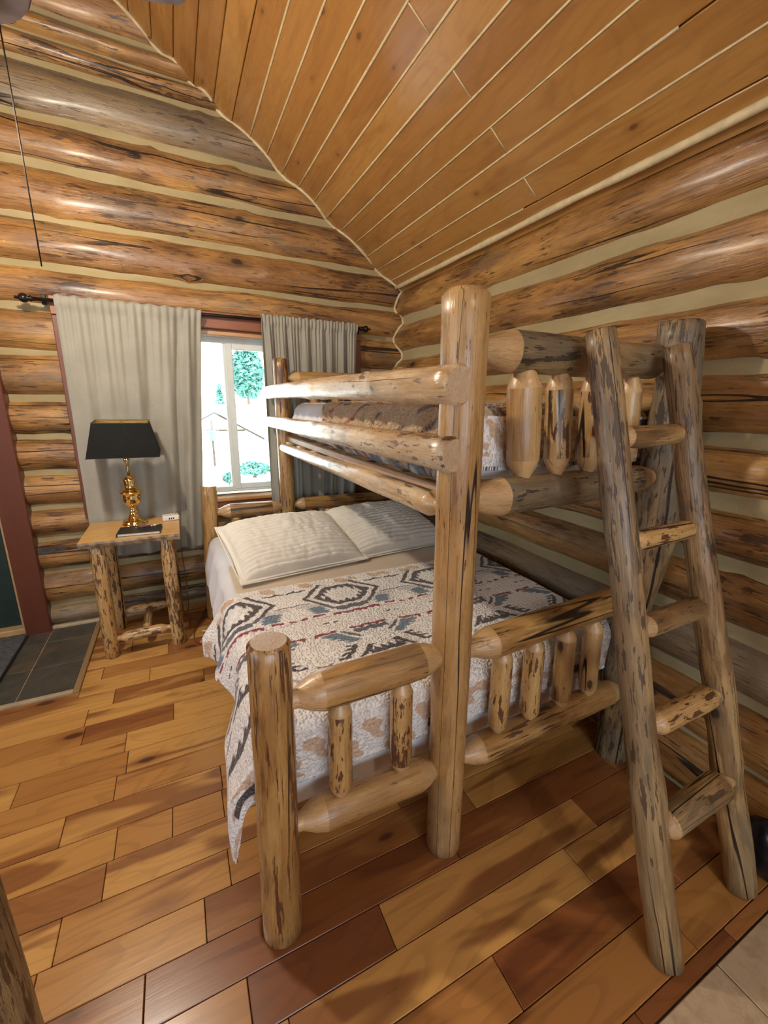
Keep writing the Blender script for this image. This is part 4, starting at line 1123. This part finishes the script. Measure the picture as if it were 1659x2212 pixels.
for sx_, sy_ in ((-1, -1), (1, -1), (1, 1), (-1, 1)): tube_bm(bm, [(0, 0, zt_-0.025), (sx_*tx_, sy_*ty_, zt_-0.004+sy_*ty_*TILT)], 0.0015, 6)
tube_bm(bm, [(0, 0, 0.50), (0.045, 0, 0.53), (0.05, 0, 0.60), (0.0, 0, zt_-0.025), (-0.05, 0, 0.60), (-0.045, 0, 0.53), (0, 0, 0.50)], 0.0018, 6)
obj('harp', bm, M_CHROME, lampo, (LX, LY, TZ))
bm = bmesh.new(); lathe_bm(bm, [(0.0, zt_-0.030), (0.008, zt_-0.026), (0.005, zt_-0.018), (0.009, zt_-0.010), (0.006, zt_+0.000), (0.0, zt_+0.004)], 12)
obj('finial', bm, M_BRASS, lampo, (LX, LY, TZ), sm=True)
bm = bmesh.new(); lathe_bm(bm, [(0.012, 0.500), (0.024, 0.525), (0.030, 0.550), (0.024, 0.575), (0.0, 0.586)], 16)
obj('bulb', bm, plain('bulb_glass', (0.75, 0.73, 0.68), 0.25), lampo, (LX, LY, TZ), sm=True)

nb = thing('notebook', 'closed black notebook lying on the nightstand in front of the lamp', 'notebook', (-0.27, 2.930, TZ), math.radians(-3))
def lbox(name, dims, m, parent, bev=0.0):
    bm = bmesh.new(); box(bm, *dims, bev)
    o = obj(name, bm, m); o.parent = parent
    return o
lbox('cover', (-0.118, 0.118, -0.082, 0.082, 0.0145, 0.0175), M_BLACK, nb, 0.0012)
lbox('cover', (-0.118, 0.118, -0.082, 0.082, 0.0002, 0.0030), M_BLACK, nb, 0.0012)
lbox('spine', (-0.120, -0.114, -0.082, 0.082, 0.0002, 0.0175), M_BLACK, nb, 0.0012)
lbox('pages', (-0.1135, 0.114, -0.078, 0.078, 0.0030, 0.0145), M_PAPER, nb)
bm = bmesh.new(); tube_bm(bm, [(-0.112, -0.078, 0.008), (-0.114, -0.090, 0.005), (-0.120, -0.098, 0.0015), (-0.117, -0.104, 0.0015)], 0.0018, 6)
rb = obj('ribbon', bm, M_BLACK); rb.parent = nb
pn = thing('pen', 'purple and silver pen lying on the black notebook', 'pen', (-0.235, 2.968, TZ+0.0215), math.radians(8))
def lathe_x(name, prof, m, parent):
    bm = bmesh.new(); lathe_bm(bm, prof, 12)
    bmesh.ops.rotate(bm, verts=bm.verts, cent=(0, 0, 0), matrix=Matrix.Rotation(PI/2, 3, 'Y'))
    o = obj(name, bm, m, sm=True); o.parent = parent
    return o
lathe_x('barrel', [(0.0036, -0.042), (0.0042, -0.040), (0.0042, 0.020), (0.0040, 0.022)], M_PURPLE, pn)
lathe_x('cap', [(0.0044, 0.022), (0.0044, 0.062), (0.002, 0.066), (0.0, 0.066)], M_SILVER, pn)
lathe_x('tip', [(0.0, -0.068), (0.001, -0.066), (0.0036, -0.042)], M_SILVER, pn)

ch = thing('charging_hub', 'small white charging block with three sockets on the nightstand', 'charger', (-0.098, 3.165, TZ), math.radians(6))
lbox('case', (-0.052, 0.052, -0.038, 0.038, 0.0005, 0.036), M_WHITEP, ch, 0.007)
for i in range(3): lbox('socket', (-0.016+0.013*i, -0.009+0.013*i, -0.0392, -0.0378, 0.011, 0.023), M_BLACK, ch)
bm = bmesh.new(); tube_bm(bm, [(0.018, 0.032, 0.05), (0.024, 0.010, 0.050), (0.034, -0.012, 0.040), (0.047, -0.036, 0.024), (0.053, -0.046, 0.010), (0.050, -0.048, 0.004)], 0.0022, 7)
k = obj('cable', bm, M_CORDY, sm=True); k.parent = ch

# ---- cords and plugs on the floor by the nightstand
bm = bmesh.new()
pts = [(-0.06, 3.33, 0.52), (-0.05, 3.34, 0.30), (-0.05, 3.33, 0.05), (-0.06, 3.22, 0.008), (0.02, 3.10, 0.006), (0.06, 3.22, 0.006), (0.07, 3.30, 0.006), (0.04, 3.18, 0.006), (-0.02, 2.98, 0.006), (-0.03, 2.84, 0.006), (0.00, 2.77, 0.010)]
def spline(p, n=8):
    p = [Vector(q) for q in p]; out = []
    for i in range(len(p)-1):
        a, b, c, d = p[max(i-1, 0)], p[i], p[i+1], p[min(i+2, len(p)-1)]
        for k in range(n):
            t = k/n
            out.append(0.5*((2*b) + (c-a)*t + (2*a-5*b+4*c-d)*t*t + (3*b-a-3*c+d)*t**3))
    return out + [p[-1]]
cordo = thing('extension_cord', 'brown extension cord with an orange plug on the floor by the bed', 'cord', (0.0, 2.95, 0))
tube_bm(bm, spline(pts), 0.0035, 7); obj('cable', bm, M_CORDB, cordo, sm=True)
bm = bmesh.new(); lathe_bm(bm, [(0.005, 0), (0.010, 0.006), (0.016, 0.026), (0.017, 0.034), (0.0, 0.036)], 12)
bmesh.ops.rotate(bm, verts=bm.verts, cent=(0, 0, 0), matrix=Matrix.Rotation(PI/2, 3, 'Y')); obj('plug', bm, M_ORANGE, cordo, (0.0, 2.77, 0.018), sm=True)
boxo('plug_ring', (0.034, 0.039, 2.752, 2.788, 0.002, 0.037), M_WHITEP, cordo, 0.002)
wc = thing('power_cord', 'white power cord with a grey plug running under the bed', 'cord', (0.09, 2.77, 0))
boxo('plug', (0.040, 0.066, 2.755, 2.785, 0.003, 0.034), M_GREYP, wc, 0.004)
bm = bmesh.new(); tube_bm(bm, spline([(0.062, 2.77, 0.022), (0.080, 2.775, 0.040), (0.11, 2.78, 0.045), (0.16, 2.80, 0.028), (0.24, 2.86, 0.010)]), 0.0045, 8); obj('cable', bm, M_WHITEP, wc, sm=True)
bm = bmesh.new(); tube_bm(bm, spline([(0.022, 2.92, 0.016), (0.10, 2.90, 0.016), (0.20, 2.89, 0.012), (0.35, 2.90, 0.006)]), 0.0045, 8); obj('cable', bm, M_WHITEP, wc, sm=True)

# ---- ceiling fan with the room light; only a blade tip, the housing edge and the chain reach the frame
FX, FY = -0.535, 2.05
fan = thing('ceiling_fan', 'dark ceiling fan with a glass light and a thin hanging pull chain, upper left', 'ceiling fan', (FX, FY, 2.75))
bm = bmesh.new(); lathe_bm(bm, [(0.0, 2.815), (0.15, 2.845), (0.235, 2.860), (0.245, 2.875), (0.21, 2.93), (0.14, 2.97), (0.05, 2.99), (0.0, 2.99)], 28); obj('housing', bm, M_FANB, fan, (FX, FY, 0), sm=True)
bm = bmesh.new(); tube_bm(bm, [(FX, FY, 2.97), (FX, FY, zceil(FX)+0.02)], 0.014, 10); lathe_bm(bm, [(0.0, -0.02), (0.06, -0.01), (0.065, 0.06), (0.0, 0.08)], 16, (FX, FY, zceil(FX)-0.05)); obj('downrod', bm, M_FANB, fan, sm=True)
for i in range(3):
    a = math.radians(-13 + 120*i)
    bm = bmesh.new()
    prism(bm, [(0.20, -0.05), (0.60, -0.058), (0.685, -0.045), (0.712, -0.015), (0.712, 0.015), (0.685, 0.045), (0.60, 0.058), (0.20, 0.05)], 2, -0.005, 0.005)
    bmesh.ops.rotate(bm, verts=bm.verts, cent=(0, 0, 0), matrix=Matrix.Rotation(math.radians(10), 3, 'X'))
    obj('blade', bm, M_FANB, fan, (FX, FY, 2.895), Quaternion((0, 0, 1), a))
bm = bmesh.new(); lathe_bm(bm, [(0.05, 0.12), (0.085, 0.10), (0.098, 0.05), (0.09, -0.01), (0.06, -0.06), (0.0, -0.08)], 24); obj('light_globe', bm, M_GLOBE, fan, (FX, FY, 2.63), sm=True)
bm = bmesh.new(); lathe_bm(bm, [(0.03, 0.0), (0.065, 0.01), (0.07, 0.06), (0.03, 0.075)], 20); obj('light_fitter', bm, M_FANB, fan, (FX, FY, 2.735), sm=True)
bm = bmesh.new(); tube_bm(bm, [(-0.386, FY, 2.812), (-0.384, FY, 2.40), (-0.383, FY, 2.055)], 0.0026, 6); obj('pull_chain', bm, M_BLACKM, fan)
lamp('room_lamp', 'POINT', (FX, FY, 2.50), LAMP_POWER, (1.0, 0.87, 0.70), shadow_soft_size=0.05)

cl = thing('ceiling_light', 'round frosted ceiling light behind the viewer', 'ceiling light', (0.75, -1.1, 3.0))
bm = bmesh.new(); lathe_bm(bm, [(0.0, zceil(0.75)-0.16), (0.10, zceil(0.75)-0.14), (0.13, zceil(0.75)-0.08), (0.11, zceil(0.75)-0.03), (0.0, zceil(0.75)-0.02)], 24); obj('light_globe', bm, M_GLOBE, cl, (0.75, -1.1, 0), sm=True)
bm = bmesh.new(); lathe_bm(bm, [(0.0, zceil(0.75)-0.04), (0.14, zceil(0.75)-0.035), (0.14, zceil(0.75)+0.02), (0.0, zceil(0.75)+0.03)], 24); obj('light_base', bm, M_FANB, cl, (0.75, -1.1, 0), sm=True)
lamp('rear_lamp', 'POINT', (0.75, -1.1, zceil(0.75)-0.24), REAR_POWER, (1.0, 0.87, 0.70), shadow_soft_size=0.08)

# ---- the end of another log bed at the lower left edge, and a bagged bin at the right edge
ob = thing('log_bed_end', 'end of a second log bed, its weathered round post at the lower left corner', 'bed', (-0.50, 0.80, 0))
log('post', (-0.432, 0.800, 0), (-0.432, 0.800, 0.95), 0.066, 0.062, M_LAD, ob, seed=201, rough=0.05, seg=24)
log('rail', (-0.515, 0.80, 0.78), (-1.45, 0.80, 0.78), 0.05, 0.05, M_BED, ob, 'tenon', 'tenon', seed=202)
log('rail', (-0.515, 0.80, 0.38), (-1.45, 0.80, 0.38), 0.05, 0.05, M_BED, ob, 'tenon', 'tenon', seed=203)
log('post', (-1.47, 0.800, 0), (-1.47, 0.800, 0.95), 0.062, 0.058, M_BED, ob, seed=204, rough=0.05, seg=24)
bag = thing('trash_bag', 'black plastic bag with a bluish sheen on the floor at the right edge', 'bag', (1.735, 0.42, 0))
nu, nv = 40, 22
P = np.zeros((nu, nv, 3))
for i in range(nu):
    for j in range(nv):
        th = 2*PI*i/nu; t = j/(nv-1)
        r = (0.072*math.sin(PI*min(1, t*1.02+0.12))**0.6) * (1+0.22*nz(math.cos(th)*2, math.sin(th)*2, t*3+2))
        if t > 0.85: r = r*0.35 + 0.012
        P[i, j] = (1.735 + r*math.cos(th)*0.85, 0.40 + r*1.5*math.sin(th), 0.003 + 0.24*t + 0.01*nz(th, t*4, 1)*t)
bo = link('sack', grid_mesh('sack', P, closed_u=True), M_BIN, bag)
bm = bmesh.new(); prism(bm, [(0.0, 0.0), (0.05, 0.0), (0.035, 0.055), (0.012, 0.068)], 1, -0.001, 0.001); obj('white_scrap', bm, M_PAPER, bag, (1.655, 0.432, 0.012))  # loose white scrap on the floor beside the bag

# ================================================================== OUTSIDE
bm = bmesh.new(); box(bm, -60, 60, 3.75, 120, -0.62, -0.42)
tag(obj('ground', bm, plain('bleached_gravel', (0.80, 0.76, 0.68), 0.9, var=0.08, sc=0.8)), 'bright sunlit ground outside the window', kind='structure')
M_LEAF = plain('pale_leaf', (0.10, 0.27, 0.22), 0.6, var=0.4, sc=3)
M_TRUNK = plain('trunk_bark', (0.20, 0.13, 0.08), 0.9)
def tree(name, x, y, z0, h, rad, n, label, cat, seed, leaf=0.22, conif=False):
    root = thing(name, label, cat, (x, y, z0))
    rg = random.Random(seed)
    bm = bmesh.new(); tube_bm(bm, [(0, 0, 0), (0.02, 0.01, h*0.5), (0, 0, h*0.85)], [rad*0.10, rad*0.07, rad*0.03], 8)
    o = obj('trunk', bm, M_TRUNK, sm=True); o.parent = root
    V = []; F = []
    for i in range(n):
        t = rg.random()
        if conif:
            zz = h*(0.12+0.86*t); rr = rad*(1-t)*0.95+0.05
        else:
            zz = h*(0.25+0.72*t); rr = rad*math.sin(PI*min(1, 0.12+0.85*t))**0.6
        a = rg.uniform(0, 2*PI); q = rr*math.sqrt(rg.uniform(0.25, 1))
        c = Vector((q*math.cos(a), q*math.sin(a), zz + rg.uniform(-0.1, 0.1)*h*0.4))
        d1 = Vector((rg.gauss(0, 1), rg.gauss(0, 1), rg.gauss(0, 0.6))).normalized()*leaf*rg.uniform(0.6, 1.2)
        d2 = Vector((rg.gauss(0, 1), rg.gauss(0, 1), rg.gauss(0, 1))).normalized()*leaf*0.5
        b = len(V); V += [c-d1, c+d2, c+d1, c-d2]; F.append((b, b+1, b+2, b+3))
    me = bpy.data.meshes.new('foliage'); me.from_pydata([tuple(v) for v in V], [], F)
    f = bpy.data.objects.new('foliage', me); me.materials.append(M_LEAF); C.objects.link(f); f.parent = root
    return root
tree('leafy_tree', 3.75, 25.0, 1.0, 3.6, 0.85, 2600, 'pale green tree beyond the right window pane', 'tree', 1)
tree('young_tree', 2.25, 25.0, 0.9, 1.5, 0.28, 260, 'thin young tree seen through the left window pane', 'tree', 2, 0.14, True)
tree('leafy_shrub', 1.78, 11.6, -0.42, 0.42, 0.48, 700, 'low green shrub outside under the right window pane', 'shrub', 3, 0.07)
tree('leafy_shrub', 1.03, 10.7, -0.42, 0.32, 0.16, 240, 'small green shrub outside by the window mullion', 'shrub', 4, 0.06)
bm = bmesh.new(); prism(bm, [(-60, -0.6), (60, -0.6), (60, 0.9), (20, 1.6), (-10, 1.2), (-60, 1.5)], 1, 24.6, 60)
tag(obj('hillside', bm, plain('bleached_hill', (0.82, 0.80, 0.74), 0.9, var=0.05, sc=0.4)), 'bleached hillside beyond the shelter', kind='structure')
sh_ = thing('picnic_shelter', 'small gabled shelter with brown roof edges outside the window', 'shelter', (1.55, 14.6, -0.42))
M_ROOFB = plain('brown_fascia', (0.055, 0.036, 0.024), 0.8, var=0.25)
M_ROOFW = plain('bleached_roof', (0.86, 0.84, 0.80), 0.6, var=0.05)
for nm, p0_, p1_ in (('fascia', (1.06, 1.26), (2.52, 0.44)), ('fascia', (1.06, 1.26), (0.55, 0.98))):
    bm = bmesh.new()
    prism(bm, [(p0_[0], p0_[1]), (p1_[0], p1_[1]), (p1_[0], p1_[1]-0.07), (p0_[0], p0_[1]-0.07)], 1, 13.95, 14.0); obj(nm, bm, M_ROOFB, sh_)
    bm = bmesh.new()
    prism(bm, [(p0_[0], p0_[1]+0.05), (p1_[0], p1_[1]+0.05), (p1_[0], p1_[1]), (p0_[0], p0_[1])], 1, 13.9, 17.0); obj('roof_panel', bm, M_ROOFW, sh_)
boxo('post', (0.94, 1.00, 14.1, 14.16, -0.42, 0.98), M_ROOFB, sh_)
boxo('post', (2.30, 2.36, 14.1, 14.16, -0.42, 0.52), M_ROOFW, sh_)
boxo('beam', (0.80, 1.95, 14.06, 14.10, 0.66, 0.72), M_ROOFB, sh_)
bar = thing('barrel', 'blue barrel hanging below the shelter roof outside', 'barrel', (0.95, 13.85, 0.40))
bm = bmesh.new(); lathe_bm(bm, [(0.075, 0.0), (0.088, 0.02), (0.10, 0.14), (0.105, 0.27), (0.11, 0.28), (0.11, 0.30), (0.0, 0.30)], 18); obj('drum', bm, plain('blue_plastic', (0.10, 0.20, 0.42), 0.4), bar, (0.95, 13.85, 0.40), sm=True)
bm = bmesh.new(); tube_bm(bm, [(0.95, 13.85, 0.70), (0.95, 14.02, 1.05)], 0.008, 6); obj('hanger', bm, M_ROOFB, bar)
